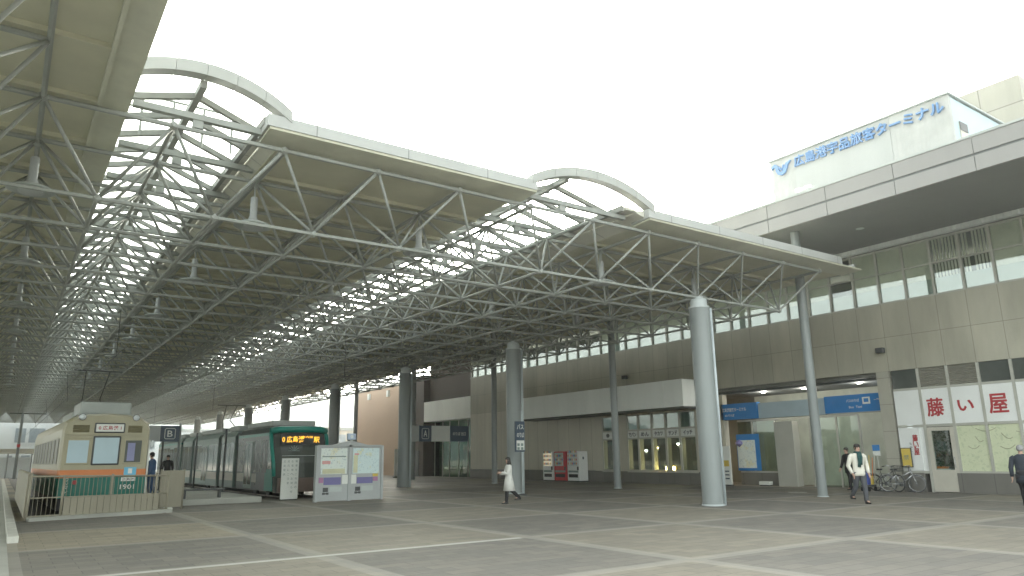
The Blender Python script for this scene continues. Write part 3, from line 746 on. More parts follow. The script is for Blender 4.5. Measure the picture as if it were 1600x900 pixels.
MB().box(XF + 4.40, XF + 4.44, 17.4, 18.6, 1.7, 3.2).build('pane', glow('daylight_glow', (.75, .85, .9), .9), ed); MB().box(XF + 4.36, XF + 4.46, 17.3, 18.7, 3.2, 3.3).build('frame', M_frame, ed)  # pane glows to stand in for daylight at the far door
for i, (x, y) in enumerate(((31.4, 22.9), (31.4, 20.6), (31.2, 17.7))):
    l = thing('downlight', ['small bright downlight in the entrance ceiling, leftmost of three', 'small bright downlight behind the slim column in the entrance ceiling', 'small bright downlight above the right blue sign'][i], 'lamp', (x, y, 4.6), 0, 'downlights in the entrance ceiling')
    ll = bpy.data.lights.new('downlight_light', 'POINT'); ll.energy = 7; ll.color = (1, .95, .85); ll.shadow_soft_size = .12
    lo = bpy.data.objects.new('downlight_light', ll); COL.objects.link(lo); lo.parent = l; lo.location = (0, 0, -.25)
    MB().lathe((x, y, 4.6), [(.13, -.03), (.13, 0)], 16).build('ring', M_frame, l); MB().lathe((x, y, 4.6), [(.10, -.036), (.10, -.031)], 16).build('lens', M_lampw, l)
s1 = thing('hanging_sign', 'blue entrance sign with white lettering behind the nearest big column', 'sign', (XF + .5, 24.2, 3.3))
MB().box(XF + .45, XF + .7, 22.9, 25.15, 3.28, 4.08).build('panel', M_signblue, s1)
text('lettering', '広島港旅客ターミナル', M_paper, s1, (XF + .449, 24.3, 3.78), .20, '-X', 1.5, .004, .01); text('lettering', 'のりば', M_paper, s1, (XF + .449, 24.6, 3.50), .13, '-X', .6, .004, .01)
s2 = thing('hanging_sign', 'blue entrance sign with white bus symbol and arrow beside the stone pillar', 'sign', (XF + .5, 17.8, 3.3))
MB().box(XF + .45, XF + .7, 16.45, 19.22, 3.30, 4.06).build('panel', M_signblue, s2)
ic = MB().box(XF + .44, XF + .448, 17.05, 17.40, 3.62, 3.92).build('symbol', M_paper, s2); MB().box(XF + .434, XF + .439, 17.12, 17.33, 3.70, 3.86).build('symbol_detail', M_signblue, ic)
text('lettering', 'バスのりば', M_paper, s2, (XF + .449, 17.85, 3.80), .13, '-X', .6, .004, .008); text('lettering', 'Bus  Taxi', M_paper, s2, (XF + .449, 17.75, 3.52), .10, '-X', .6, .004, .008); text('arrow', '→', M_paper, s2, (XF + .449, 16.75, 3.78), .10, '-X', .26, .004, .01)
# posters at the entrance
po = thing('event_poster', 'large white and blue poster on the entrance glass beside the big column', 'poster', (31.2, 24.6, .8))
MB().box(31.62, 31.66, 23.6, 25.0, .72, 2.55).build('board', M_signblue, po); MB().box(31.60, 31.622, 23.85, 24.95, .85, 2.25).build('print', M_maplight, po); MB().lathe((31.6, 24.8, 2.1), [(.001, -.2), (.2, -.05), (.2, .05), (.001, .2)], 16).build('print_spot', M_purple, po)
sb = thing('signboard', 'narrow white standing signboard with yellow square at the entrance', 'signboard', (30.6, 25.0, 0))
MB().rbox(30.55, 30.62, 24.65, 25.1, .05, 1.95, .01).build('board', M_paper, sb); MB().box(30.535, 30.549, 24.72, 25.03, .95, 1.25).build('print', M_postery, sb); MB().box(30.5, 30.7, 24.62, 25.13, 0, .05).build('foot', M_dark, sb)
for q in range(3): MB().box(30.535, 30.549, 24.75, 25.0, .32 + q * .18, .38 + q * .18).build('print', M_navy, sb)
MB().box(XF + 1.2, XF + 1.22, 20.2, 20.55, 1.1, 1.7).build('notice', M_paper, es); MB().box(XF + 1.2, XF + 1.22, 20.2, 20.5, 1.9, 2.3).build('notice', M_paper, es)
bx = thing('door_mat_box', 'small white box on the ground below the entrance glass', 'box', (XF + 1.0, 23.2, 0)); MB().rbox(XF + .9, XF + 1.2, 22.9, 23.5, .05, .22, .02).build('body', M_paper, bx); MB().box(XF + .92, XF + 1.18, 22.95, 23.45, 0, .05).build('foot', M_dark, bx)

# far wing
wing = thing('ferry_wing', 'recessed far wing of the terminal with pale fascia and glass doors', 'building', (31, 53, 0))
MB().box(30.3, 31.8, YE + .05, 57.4, 4.62, 6.35).build('fascia', M_whitecan, wing)
MB().box(31.9, 32.1, YE + .05, 57.4, 0, 9).build('wall', M_roomw, wing); MB().box(30.9, 31.85, YE + .05, 57.4, 6.36, 10.1).build('painted_shade_wall', M_brown, wing)  # dark brown of the upper wall paints in the shade under the canopy
w = MB()
for y in (50.2, 51.4, 52.9, 54.4, 55.6, 57): w.box(31.2, 31.28, y - .05, y + .05, 0, 4.6)
wf = w.build('door_frame', M_frame, wing); MB().box(31.23, 31.24, 50, 57.2, 0, 4.6).build('glazing', M_glassg, wf); MB().box(31.4, 31.8, 52.5, 55, .3, 2.6).build('showcase', M_tpale, wing)
bw = thing('painted_shade_block', 'end of the orange building by the far wing, shade painted dark brown', 'building', (30.4, 60, 0))
MB().box(30.3, 40, 57.45, 62.2, 0, 8.6).build('wall', M_brown, bw); MB().box(30.2, 40, 57.44, 62.21, 8.61, 8.8).build('roof', M_groove, bw); MB().box(30.26, 30.32, 58.2, 59.2, 0, 2.2).build('door', M_dark, bw)  # part of the orange building; its shade is put into the dark brown
ob = thing('orange_building', 'plain orange rendered building at the far end of the plaza', 'building', (30.3, 67, 0))
MB().box(30.3, 42, 62.25, 72.4, 0, 8.35).build('wall', M_orange, ob); MB().box(30.22, 42, 62.24, 72.5, 8.352, 8.5).build('coping', M_tpale, ob)
for q in (64.5, 69.): MB().box(30.1, 30.3, q, q + .4, 7.4, 8.0).build('wall_lamp', M_paper, ob)

# ------------------------------------------------------------------ gantry signs, stop sign, info board
def gantry(label, y, x0, segs, zb, zt, posts):
    t = thing('platform_sign', label, 'sign', (x0, y, 0)); x = x0
    for w, m, s_, tm in segs:
        p = MB().rbox(x + .01, x + w - .01, y, y + .14, zb, zt, .01).build('panel', m, t)
        if s_: text('lettering', s_, tm, p, (x + w / 2, y - .003, (zb + zt) / 2), (zt - zb) * (.40 if len(s_) == 1 else .24), '-Y', w * (.28 if len(s_) == 1 else .7), .004, .008)
        if s_ and len(s_) == 1: MB().path([(x + w / 2 + w * .27 * sx_, y - .006, (zb + zt) / 2 + (zt - zb) * .33 * sz_) for sx_, sz_ in ((-1, -.8), (-.8, -1), (.8, -1), (1, -.8), (1, .8), (.8, 1), (-.8, 1), (-1, .8))], .016, 5, closed=True).build('letter_frame', tm, p)
        x += w
    for px in posts: MB().tube((px, y + .2, 0), (px, y + .2, zt + .12), .06, n=10).build('post', M_column, t, True)
    MB().box(x0, x, y + .15, y + .2, zt - .15, zt - .05).build('rail', M_dark, t)
gantry('hanging sign with white letter A and blue direction panels by the second big column', 42, 21.1, [(.75, M_grayboard, None, None), (.9, M_navy, 'A', M_paper), (1.38, M_paper, None, None), (1.4, M_navy, 'のりば 出口', M_paper)], 2.6, 3.6, (21.05,))
gantry('hanging sign with boxed letter B above the platform between the trams', 36, 5.0, [(.75, M_grayboard, None, None), (.8, M_navy, 'B', M_paper)], 2.45, 3.15, (6.6,))
bs = thing('bus_stop_sign', 'tall pole with framed navy and white timetable beside the second big column', 'sign', (18.06, 25.57, 0))
MB().tube((18.25, 25.6, 0), (18.25, 25.6, 3.5), .04, n=10).build('pole', M_pipe, bs, True); MB().lathe((18.25, 25.6, 0), [(.18, 0), (.18, .04), (.05, .07)], 16).build('foot', M_dark, bs)
p = MB().rbox(17.82, 18.30, 25.46, 25.55, 1.78, 3.05, .01).build('board', M_navy, bs); MB().box(17.86, 18.26, 25.452, 25.462, 1.85, 2.25).build('timetable', M_paper, p)
for zz in (2.08, 1.92):
    for xx in (17.95, 18.14): MB().box(xx - .06, xx + .06, 25.446, 25.453, zz - .06, zz + .05).build('symbol', M_tgray, p)
text('lettering', 'バス', M_paper, p, (18.06, 25.455, 2.82), .22, '-Y', .34, .004, .01); text('lettering', 'のりば', M_paper, p, (18.06, 25.455, 2.48), .2, '-Y', .36, .004, .01)

ib = thing('information_board', 'wide grey information board with two maps in front of the green tram', 'notice board', (11.3, 27.5, 0))
MB().rbox(9.97, 12.66, 27.55, 27.68, .02, 2.05, .015).build('back_panel', M_grayboard, ib)
f = MB(); f.box(9.93, 10.02, 27.48, 27.70, 0, 2.1); f.box(12.62, 12.71, 27.48, 27.70, 0, 2.1); f.box(10.022, 12.618, 27.49, 27.69, 2.052, 2.12); f.box(11.24, 11.36, 27.49, 27.70, 0, 2.4)
f.prism([(10.6, 2.122), (11.3, 2.30), (12.0, 2.122)], 1, 27.5, 27.68); f.build('frame', M_grayboard, ib)
m1 = MB().box(10.12, 11.18, 27.53, 27.552, 1.02, 2.0).build('map', M_maplight, ib); MB().box(10.17, 11.13, 27.52, 27.532, 1.66, 1.70).build('print', M_tgray, m1); MB().box(10.17, 10.5, 27.52, 27.532, 1.40, 1.52).build('print', paint('print_pink', (.65, .35, .33), .5), m1); MB().box(10.2, 11.1, 27.52, 27.532, 1.04, 1.22).build('print', paint('print_cream', (.62, .62, .42), .5), m1)
m2 = MB().box(11.42, 12.54, 27.53, 27.552, 1.02, 2.0).build('map', M_mapblue, ib); MB().box(11.45, 11.62, 27.52, 27.532, 1.05, 1.72).build('print', _mc['print_cream'], m2); MB().box(11.48, 11.66, 27.52, 27.532, 1.73, 1.80).build('print', _mc['print_pink'], m2)
for a, b, z0, z1, m in ((10.07, 10.25, .70, .90, paint('print_mauve', (.4, .2, .34), .5)), (10.27, 10.95, .62, .90, M_purple), (11.0, 11.58, .64, .98, M_paper), (11.62, 12.28, .64, .88, M_purple), (12.3, 12.5, .72, .88, _mc['print_mauve']), (12.28, 12.5, .9, 1.0, M_postery), (10.5, 11.0, .36, .55, M_film), (11.8, 12.3, .36, .55, M_film)):
    MB().box(a, b, 27.53, 27.552, z0, z1).build('notice', m, ib)
for x in (10.35, 11.66):
    sy = MB()
    for q, (u, z, s_) in enumerate(((0, .44, .1), (-.07, .3, .05), (.08, .3, .05), (0, .3, .03))): sy.box(x + u - s_, x + u + s_, 27.53, 27.55, z - s_ * .8, z + s_ * .8)
    sy.build('symbol', M_dark, ib)
MB().rbox(11.13, 11.47, 27.42, 27.55, 2.32, 2.56, .015).build('stop_number', paint('pale_blue_sign', (.42, .52, .66), .4), ib); text('lettering', '※', M_paper, ib, (11.3, 27.415, 2.44), .14, '-Y', None, .004, .01)
ba = thing('white_banner', 'tall white upright notice with vertical writing before the green tram front', 'signboard', (9.7, 29.9, 0))
p = MB().rbox(9.36, 10.06, 29.85, 29.90, .04, 1.64, .01).build('board', M_paper, ba)
for q, s_ in enumerate(('電車をご利用の', 'お客様へお知らせ', '足元にご注意', '広島電鉄')):
    for i, ch in enumerate(s_[:8]): text('lettering', ch, M_tgray, p, (9.95 - q * .16, 29.848, 1.52 - i * .17), .09, '-Y', None, .003)
MB().box(9.4, 10.02, 29.82, 30.05, 0, .04).build('foot', M_dark, ba)

# ------------------------------------------------------------------ vending machines
def vending(label, y0, y1, body, front, top_light, rows, red=False):
    x0, x1 = 29.5, 30.22
    v = thing('vending_machine', label, 'vending machine', (x0, (y0 + y1) / 2, 0), 0, 'vending machines against the terminal wall')
    MB().rbox(x0, x1, y0, y1, .06, 1.86, .02).build('cabinet', body, v); MB().box(x0 + .05, x1 - .05, y0 + .05, y1 - .05, 0, .06).build('plinth', M_dark, v)
    dsp = MB().box(x0 - .012, x0 + .001, y0 + (.28 if red else .14), y1 - .07, .95, 1.78).build('display_window', front, v)
    for r in range(rows):
        z = 1.05 + r * .24
        MB().box(x0 - .03, x0 - .013, y0 + (.3 if red else .17), y1 - .1, z - .03, z - .01).build('shelf', M_paper, dsp)
        for q in range(7):
            yy = y0 + (.34 if red else .22) + q * (y1 - y0 - (.5 if red else .36)) / 6
            MB().lathe((x0 - .035, yy, z - .01), [(.02, 0), (.025, .02), (.025, .10), (.01, .14)], 8).build('bottle', [M_paper, M_postery, M_redpaint, M_signblue, M_tgreen, M_torange][(q * 5 + r * 3 + int(y0)) % 6], dsp)
    MB().box(x0 - .012, x0 + .001, y0 + .14, y1 - .14, .26, .46).build('delivery_flap', M_black, v); MB().box(x0 - .014, x0 + .001, y0 + .05, y0 + .2, .7, .92).build('coin_panel', M_dark, v)
    MB().box(x0 - .012, x0 + .001, y0 + .1, y1 - .1, .56, .68).build('button_strip', M_tgray, v)
    return v
vending('white drinks vending machine at the left end of the row', 37.98, 39.05, M_white, glow('vend_display', (.7, .62, .45), .06), True, 4)
vending('red drinks vending machine between two white ones', 36.62, 37.85, M_redpaint, M_film, False, 3, True)
v3 = vending('white vending machine with plain white side at the right end of the row', 35.35, 36.5, M_white, M_farwhite, False, 4)
lgo = MB(); lgo.prism([(29.78, 1.42), (29.85, 1.34), (29.92, 1.42), (29.87, 1.52), (29.82, 1.52)], 1, 35.335, 35.35); lgo.build('side_mark', M_navy, v3)

# ------------------------------------------------------------------ old tram
def box_local(mb, *a): return mb.box(*a)
T1 = thing('old_tram', 'old cream tram with orange stripe and green skirt behind the beige fence', 'tram', (2.78, 27.4, .0), R(1.3))
L, W = 13.0, 1.27
def P1(mb, name, mat, par=T1, smooth=False): return mb.build(name, mat, par, smooth, True)
b = MB()
pr = [(-W, 1.28), (W, 1.28), (W, 2.62), (W - .06, 2.86), (W - .28, 3.02), (W - .7, 3.12), (0, 3.16), (-W + .7, 3.12), (-W + .28, 3.02), (-W + .06, 2.86), (-W, 2.62)]
b.prism(pr, 1, .0, L)
# rounded nose: second smaller ring in front
nose = [(x * .955, z if z < 2 else 1.28 + (z - 1.28) * .965) for x, z in pr]
A = b.ring([(x, -.001, z) for x, z in pr]); B = b.ring([(x, -.17, z) for x, z in nose]); b.bridge(A, B); b.f.append(tuple(B))
body = P1(b, 'body', M_cream)
def skirt(z0, z1, m, name, ex=0):
    s_ = MB(); w = W + ex; poly = [(-w, L), (-w, 0), (-w * .955, -.17 - ex), (w * .955, -.17 - ex), (w, 0), (w, L)]; s_.prism(poly, 2, z0, z1); return P1(s_, name, m)
skirt(1.12, 1.36, M_torange, 'stripe', .006); sk = skirt(.5, 1.118, M_tgreen, 'skirt')
P1(MB().box(-W + .1, W - .1, .1, L - .1, .12, .5), 'underframe', M_black)
fy = -.17
ws = MB().rbox(-.40, .40, fy - .03, fy + .02, 1.50, 2.42, .03); wf = P1(ws, 'windscreen_frame', M_dark); P1(MB().rbox(-.35, .35, fy - .045, fy - .028, 1.55, 2.37, .006), 'pane', M_wind, wf)
for x0, x1 in ((-1.13, -.46), (.50, 1.08)):
    w_ = P1(MB().rbox(x0, x1, fy - .018, fy + .02, 1.52, 2.34, .02), 'front_window', M_cream); P1(MB().box(x0 + .05, x1 - .05, fy - .022, fy - .017, 1.58, 2.28), 'pane', M_wind if x0 < 0 else M_tglass, w_)
P1(MB().box(.62, .84, fy - .026, fy - .023, 1.62, 2.2), 'driver_blind', paint('blind_violet', (.25, .26, .42), .6))
sgn = P1(MB().rbox(-.40, .48, fy - .06, fy + .02, 2.52, 2.84, .03), 'destination_sign', M_dark); P1(MB().box(-.36, .44, fy - .066, fy - .059, 2.56, 2.80), 'panel', M_paper, sgn)
text('lettering', '0 広島港 1', M_red, sgn, (.04, fy - .067, 2.68), .14, '-Y', .66, .003, .012, True)
for x0, x1 in ((-1.0, -.54), (.58, 1.0)): P1(MB().box(x0, x1, fy - .012, fy + .02, 2.54, 2.76), 'vent_grille', stripes('vent_slats', (.30, .27, .16), .05, 2, 1.) if x0 < 0 else bpy.data.materials['vent_slats'])
P1(MB().box(-W * .9, W * .9, fy - .045, fy + .01, 2.45, 2.50), 'rain_strip', M_cream)
for x in (-.78, .78):
    hl = P1(MB().lathe((0, 0, 0), [(.02, 0), (.09, .02), (.11, .12), (.10, .13), (.001, .10)], 16), 'headlight', M_chrome, T1, 'auto'); hl.location = (x, fy + .04, 3.02); hl.rotation_euler = (R(90), 0, 0)
    ln_ = P1(MB().lathe((0, 0, 0), [(.095, .125), (.05, .15), (.001, .155)], 16), 'lens', M_farwhite, hl, True)
mk = P1(MB().lathe((0, 0, 0), [(.001, .03), (.065, .03), (.07, 0)], 14), 'tail_lamp', M_red); mk.location = (-.78, fy - .005, .98); mk.rotation_euler = (R(90), 0, 0)
P1(MB().box(.58, .94, fy - .03, fy - .007, 1.16, 1.42), 'notice', paint('notice_cyan', (.14, .45, .66), .4)); P1(MB().box(.70, .82, fy - .034, fy - .029, 1.22, 1.38), 'notice_print', M_paper)
P1(MB().box(.52, .94, fy - .03, fy - .005, .98, 1.10), 'route_plate', M_paper); text('lettering', '広島港', M_dark, T1, (.73, fy - .031, 1.04), .08, '-Y', .34, .003, .01, True)
text('fleet_number', '1901', M_paper, T1, (.72, fy - .006, .80), .15, '-Y', .42, .006, .012, True)
for i, ch in enumerate('ワンマン'): text('lettering', ch, M_paper, T1, (-1.0, fy - .006, 1.06 - i * .12), .09, '-Y', None, .006, .012, True)
P1(MB().rbox(-.80, .72, .5, 2.6, 3.14, 3.56, .06), 'roof_unit', M_troof); P1(MB().rbox(-.70, .62, 4.5, 8, 3.14, 3.45, .06), 'roof_unit', M_troof)
P1(MB().box(-.9, .9, .2, 3.0, 3.10, 3.14), 'roof_walkway', M_troof)
for sx in (-1, 1):
    for i in range(9):
        y0 = .55 + i * 1.36
        w_ = P1(MB().rbox(sx * (W - .02) - .02, sx * (W - .02) + .02 + sx * .012, y0, y0 + 1.1, 1.50, 2.40, .01), 'side_window', M_cream); P1(MB().box(sx * (W + .012) - .004, sx * (W + .012) + .004, y0 + .07, y0 + 1.03, 1.56, 2.34), 'pane', M_tsideglass, w_)
P1(MB().box(W, W + .05, -.02, .1, .5, 2.3), 'door_edge', M_paper); mr = P1(MB().ball((W + .1, -.1, 2.15), .11, 2, (.5, .4, 1.3)), 'mirror', M_farwhite, T1, True)
for y in (2.2, 3.9, 9.2, 10.9):
    for x in (-.72, .72): P1(MB().tube((x - .06, y, .34), (x + .06, y, .34), .33, n=18), 'wheel', M_rail)
pt = MB(); pt.tube((-.5, 4.2, 3.16), (-.3, 5.6, 4.0), .03); pt.tube((.5, 4.2, 3.16), (.3, 5.6, 4.0), .03); pt.tube((-.3, 5.6, 4.0), (-.4, 4.3, 5.0), .02); pt.tube((.3, 5.6, 4.0), (.4, 4.3, 5.0), .02); pt.tube((-.8, 4.3, 5.0), (.8, 4.3, 5.0), .03); P1(pt, 'pantograph', M_dark)

# ------------------------------------------------------------------ fence round the track end
fe = thing('track_fence', 'beige metal railing with boarded lower half around the tram track end', 'fence', (2.5, 25.5, 0))
fl = (.78, 25.2); fr_ = (4.55, 26.1)
def along(t, z): return (fl[0] + t * (fr_[0] - fl[0]), fl[1] + t * (fr_[1] - fl[1]), z)
u = Vector((fr_[0] - fl[0], fr_[1] - fl[1], 0)); Lf = u.length; u.normalize(); nrm = Vector((u.y, -u.x, 0))
t = MB(); t.path([along(0, 1.22), along(1, 1.14)], .03, 8); t.path([along(0, .12), along(1, .12)], .02, 6); t.path([along(0, .62), along(1, .60)], .02, 6); fe_r = t.build('rail', M_fence, fe, True)
for q in range(0, 34):
    s_ = q / 33; MB().tube(along(s_, .12), along(s_, 1.2), .008, n=6).build('picket', M_fence, fe, True)
for s_ in (0, .22, .56, .90, 1): MB().tube(along(s_, 0), along(s_, 1.24), .035, n=8).build('post', M_fence, fe, True)
bd = MB(); nb = 15
for q in range(nb):
    a, b_ = .23 + q * .70 / nb, .23 + (q + .93) * .70 / nb
    pa, pb = Vector(along(a, 0)) + nrm * .03, Vector(along(b_, 0)) + nrm * .03
    A = bd.ring([pa + Vector((0, 0, .05)), pb + Vector((0, 0, .05)), pb + Vector((0, 0, .60)), pa + Vector((0, 0, .60))]); B = bd.ring([Vector(bd.v[i]) + nrm * .02 for i in A]); bd.bridge(A, B); bd.f.append(tuple(A)); bd.f.append(tuple(B))
bd.build('board', M_fence, fe)
MB().prism([along(.0, 0)[:2], along(1.02, 0)[:2], (along(1.02, 0)[0] + .06, along(1.02, 0)[1] - .3), (along(0, 0)[0] + .06, along(0, 0)[1] - .3)], 2, -.01, .10).build('footing', M_asph, fe)
fs = thing('side_fence', 'beige boarded fence running back along the left side of the old tram', 'fence', (.75, 32, 0))
for q in range(28):
    y = 25.3 + q * .5
    MB().rbox(.70, .74, y, y + .485, .10, 1.28 + .0, .006).build('board', M_fence, fs)
for q in range(8): MB().tube((.78, 25.3 + q * 2, 0), (.78, 25.3 + q * 2, 1.32), .035, n=8).build('post', M_fence, fs, True)
MB().tube((.74, 25.2, 1.30), (.74, 39.3, 1.30), .03, n=8).build('rail', M_fence, fs, True)
fp = thing('boarded_fence', 'beige solid panel closing the platform edge right of the old tram', 'fence', (5, 27, 0))
MB().rbox(4.62, 5.30, 27.8, 27.86, .06, 1.28, .01).build('board', M_fence, fp)
for x in (4.60, 5.33): MB().tube((x, 27.83, 0), (x, 27.83, 1.32), .035, n=8).build('post', M_fence, fp, True)
MB().rbox(4.45, 4.75, 26.15, 26.40, 0, .14, .02).build('footing', M_kerb, fp)

# ------------------------------------------------------------------ new tram
T2 = thing('green_tram', 'modern low floor green and grey tram with orange destination display', 'tram', (10.72, 31.0, 0))
def P2(mb, name, mat, par=T2, smooth=False): return mb.build(name, mat, par, smooth, True)
W2 = 1.23
secs = [(1.3, 6.2), (6.9, 9.6), (10.3, 16.2), (16.9, 19.6), (20.3, 28.5)]
for i, (a, b_) in enumerate(secs):
    s_ = MB(); s_.prism([(-W2, .28), (W2, .28), (W2, 2.75), (W2 - .12, 2.98), (W2 - .35, 3.05), (-W2 + .35, 3.05), (-W2 + .12, 2.98), (-W2, 2.75)], 1, a, b_); bd = P2(s_, 'body_section', M_tgray if i else paint('tram_dark_side', (.075, .09, .09), .3, .1))
    for sx in (-1, 1):
        P2(MB().box(sx * (W2 + .004) - .003, sx * (W2 + .004) + .003, a + .1, b_ - .1, 1.05, 2.45), 'side_glass', M_tglass if i else M_tdark, bd)
        P2(MB().box(sx * (W2 + .006) - .003, sx * (W2 + .006) + .003, a + (1.6 if i == 0 else .05), b_ - .05, .62, 1.0), 'side_panel', M_tpale, bd)
        q = a + .9
        while q < b_ - .5: P2(MB().box(sx * (W2 + .009) - .003, sx * (W2 + .009) + .003, q - .035, q + .035, 1.05, 2.45), 'window_post', M_tgray, bd); q += 1.25
        if i in (0, 2, 4):
            dd = P2(MB().box(sx * (W2 + .014) - .006, sx * (W2 + .014) + .006, a + 2.3, a + 3.6, .34, 2.45), 'door', M_tgray, bd)
            for dy in (2.38, 3.0): P2(MB().box(sx * (W2 + .022) - .003, sx * (W2 + .022) + .003, a + dy, a + dy + .52, .5, 2.36), 'pane', M_tglass, dd)
    P2(MB().rbox(-W2 + .25, W2 - .25, a + .4, b_ - .4, 3.05, 3.30, .06), 'roof_unit', M_troof)
    P2(MB().box(-W2 - .003, W2 + .003, a, b_, 2.62, 2.74), 'roof_band', M_teal if i in (0, 4) else M_tgray)
for a in (6.2, 9.6, 16.2, 19.6): P2(MB().box(-W2 + .12, W2 - .12, a, a + .7, .35, 2.9), 'bellows', stripes('bellows_folds', (.07, .075, .07), .12, 1, 1.) if a < 7 else bpy.data.materials['bellows_folds'])
# nose: raked windscreen
nz = MB(); side = [(.0, .28), (-.02, .9), (.18, 1.5), (1.0, 2.55), (1.3, 3.02), (1.3, .28)]
def ringn(xf): return
prof = [(0., .26, .98), (-.05, .85, .99), (.12, 1.45, 1.0), (.52, 2.1, 1.0), (.72, 2.62, 1.0), (.95, 2.95, .95), (1.3, 3.05, .88)]
cols_ = []
for yy, zz, wk in prof:
    cols_.append(nz.ring([(-W2 * wk, yy + .34, zz), (-W2 * wk * .75, yy + .08, zz), (0, yy, zz), (W2 * wk * .75, yy + .08, zz), (W2 * wk, yy + .34, zz)]))
for A, B in zip(cols_, cols_[1:]): nz.bridge(A, B, False)
for sx in (0, 4):
    e = [r_[sx] for r_ in cols_]; back = nz.ring([(nz.v[i][0], 1.31, nz.v[i][2]) for i in e]); nz.bridge(e, back, False)
nose_o = P2(nz, 'nose', M_tglass, T2)
P2(MB().box(-W2 * .9, W2 * .9, -.06, .2, .26, .84), 'apron', paint('apron_brown', (.20, .15, .13), .4), T2)
fr2 = MB()
for sx in (-1, 1): fr2.path([(sx * W2 * .99, .32, .9), (sx * W2 * 1.0, .44, 1.45), (sx * W2 * 1.0, .80, 2.1), (sx * W2 * 1.0, .98, 2.62), (sx * W2 * .96, 1.15, 2.92)], .085, 8)
fr2.path([(-W2 * .98, 1.0, 2.82), (-W2 * .74, .80, 2.86), (0, .70, 2.88), (W2 * .74, .80, 2.86), (W2 * .98, 1.0, 2.82)], .14, 10, (1, 1))
P2(fr2, 'front_frame', M_teal, T2, True)
P2(MB().box(-W2 - .004, -W2 + .3, .5, 1.6, .3, 1.2), 'corner_panel', M_teal)
ld = P2(MB().box(-.95, .95, .50, .60, 2.22, 2.66), 'display', M_black)
text('led_text', '0 広島港', M_led, ld, (-.42, .495, 2.44), .28, '-Y', .95, .004, .02, True); text('led_text', '駅', M_led, ld, (.62, .495, 2.42), .26, '-Y', .26, .004, .02, True); text('led_text', '市内線', M_led, ld, (.2, .495, 2.54), .1, '-Y', .5, .004, .01, True)
P2(MB().box(-.95, .95, .20, .22, 1.74, 1.76), 'wiper_rail', M_film); 
lf2 = MB()
for q in range(7):
    a_ = q * math.pi / 6; lf2.tube((-.45, .22, 1.95), (-.45 + .24 * math.cos(a_), .24, 1.95 + .24 * math.sin(a_)), .012, n=5)
P2(lf2, 'front_emblem', M_tgray)
for x in (-.8, .8): P2(MB().rbox(x - .14, x + .14, -.09, .0, .95, 1.08, .02), 'headlight', M_film)
P2(MB().rbox(.93, 1.1, -.1, .3, 1.05, 1.3, .02), 'mirror', M_film)
for a in (2.5, 4.5, 12.2, 14.2, 22.5, 25): 
    for x in (-.72, .72): P2(MB().tube((x - .06, a, .30), (x + .06, a, .30), .29, n=16), 'wheel', M_black)
pt = MB(); pt.tube((-.4, 13, 3.3), (-.2, 14.2, 3.9), .03); pt.tube((.4, 13, 3.3), (.2, 14.2, 3.9), .03); pt.tube((-.2, 14.2, 3.9), (-.3, 13.1, 4.7), .02); pt.tube((.2, 14.2, 3.9), (.3, 13.1, 4.7), .02); pt.tube((-.8, 13.1, 4.7), (.8, 13.1, 4.7), .03); P2(pt, 'pantograph', M_dark)

# platform posts and planter between the trams
for i, (x, y) in enumerate(((6.55, 40.0), (8.25, 40.6), (8.35, 35.0))):
    p = thing('platform_post', ['slim dark post on the tram platform below the letter B sign', 'slim dark post in front of the rear half of the green tram', 'slim dark post before the middle of the green tram'][i], 'post', (x, y, .22), 0, 'dark posts along the tram platform')
    MB().tube((x, y, .22), (x, y, 3.0), .045, n=8).build('shaft', M_dark, p, True); MB().lathe((x, y, .22), [(.12, 0), (.12, .03), (.05, .05)], 12).build('foot', M_dark, p)
bn = thing('platform_bench', 'low grey bench on the platform end between the trams', 'bench', (6.1, 29.9, .22))
MB().rbox(5.6, 7.2, 29.7, 30.1, .50, .56, .015).build('seat', M_dark, bn)
for x in (5.75, 7.0): MB().box(x, x + .06, 29.72, 30.08, .22, .5).build('leg', M_dark, bn)
up_ = thing('utility_pole', 'grey utility pole with red and yellow sign at the far left', 'pole', (.9, 96, 0))
MB().tube((1.35, 92, 0), (1.35, 92, 8.3), .16, .12, 12).build('shaft', M_column, up_, True); MB().box(1.2, 1.5, 91.8, 91.84, 3.2, 3.5).build('sign_plate', M_redpaint, up_); MB().box(.2, 3.4, 91.9, 91.96, 6.6, 6.7).build('cross_arm', M_dark, up_)

# ------------------------------------------------------------------ people
def skin_body(name, verts, edges, rads, parent, mat, root=0):
    me = bpy.data.meshes.new(name + '_skel'); me.from_pydata(verts, edges, [])
    ob = bpy.data.objects.new(name + '_skel', me); COL.objects.link(ob)
    sk_ = ob.modifiers.new('s', 'SKIN'); sk_.use_smooth_shade = True
    for i, d_ in enumerate(me.skin_vertices[0].data):
        d_.radius = rads[i] if isinstance(rads[i], tuple) else (rads[i], rads[i]); d_.use_root = (i == root)
    sb_ = ob.modifiers.new('u', 'SUBSURF'); sb_.levels = 1; sb_.render_levels = 1
    dg = bpy.context.evaluated_depsgraph_get(); dg.update()
    m2_ = bpy.data.meshes.new_from_object(ob.evaluated_get(dg)); bpy.data.objects.remove(ob)
    m2_.name = name; m2_.materials.clear(); m2_.materials.append(mat); m2_.shade_smooth()
    o = bpy.data.objects.new(name, m2_); COL.objects.link(o); o.parent = parent; return o
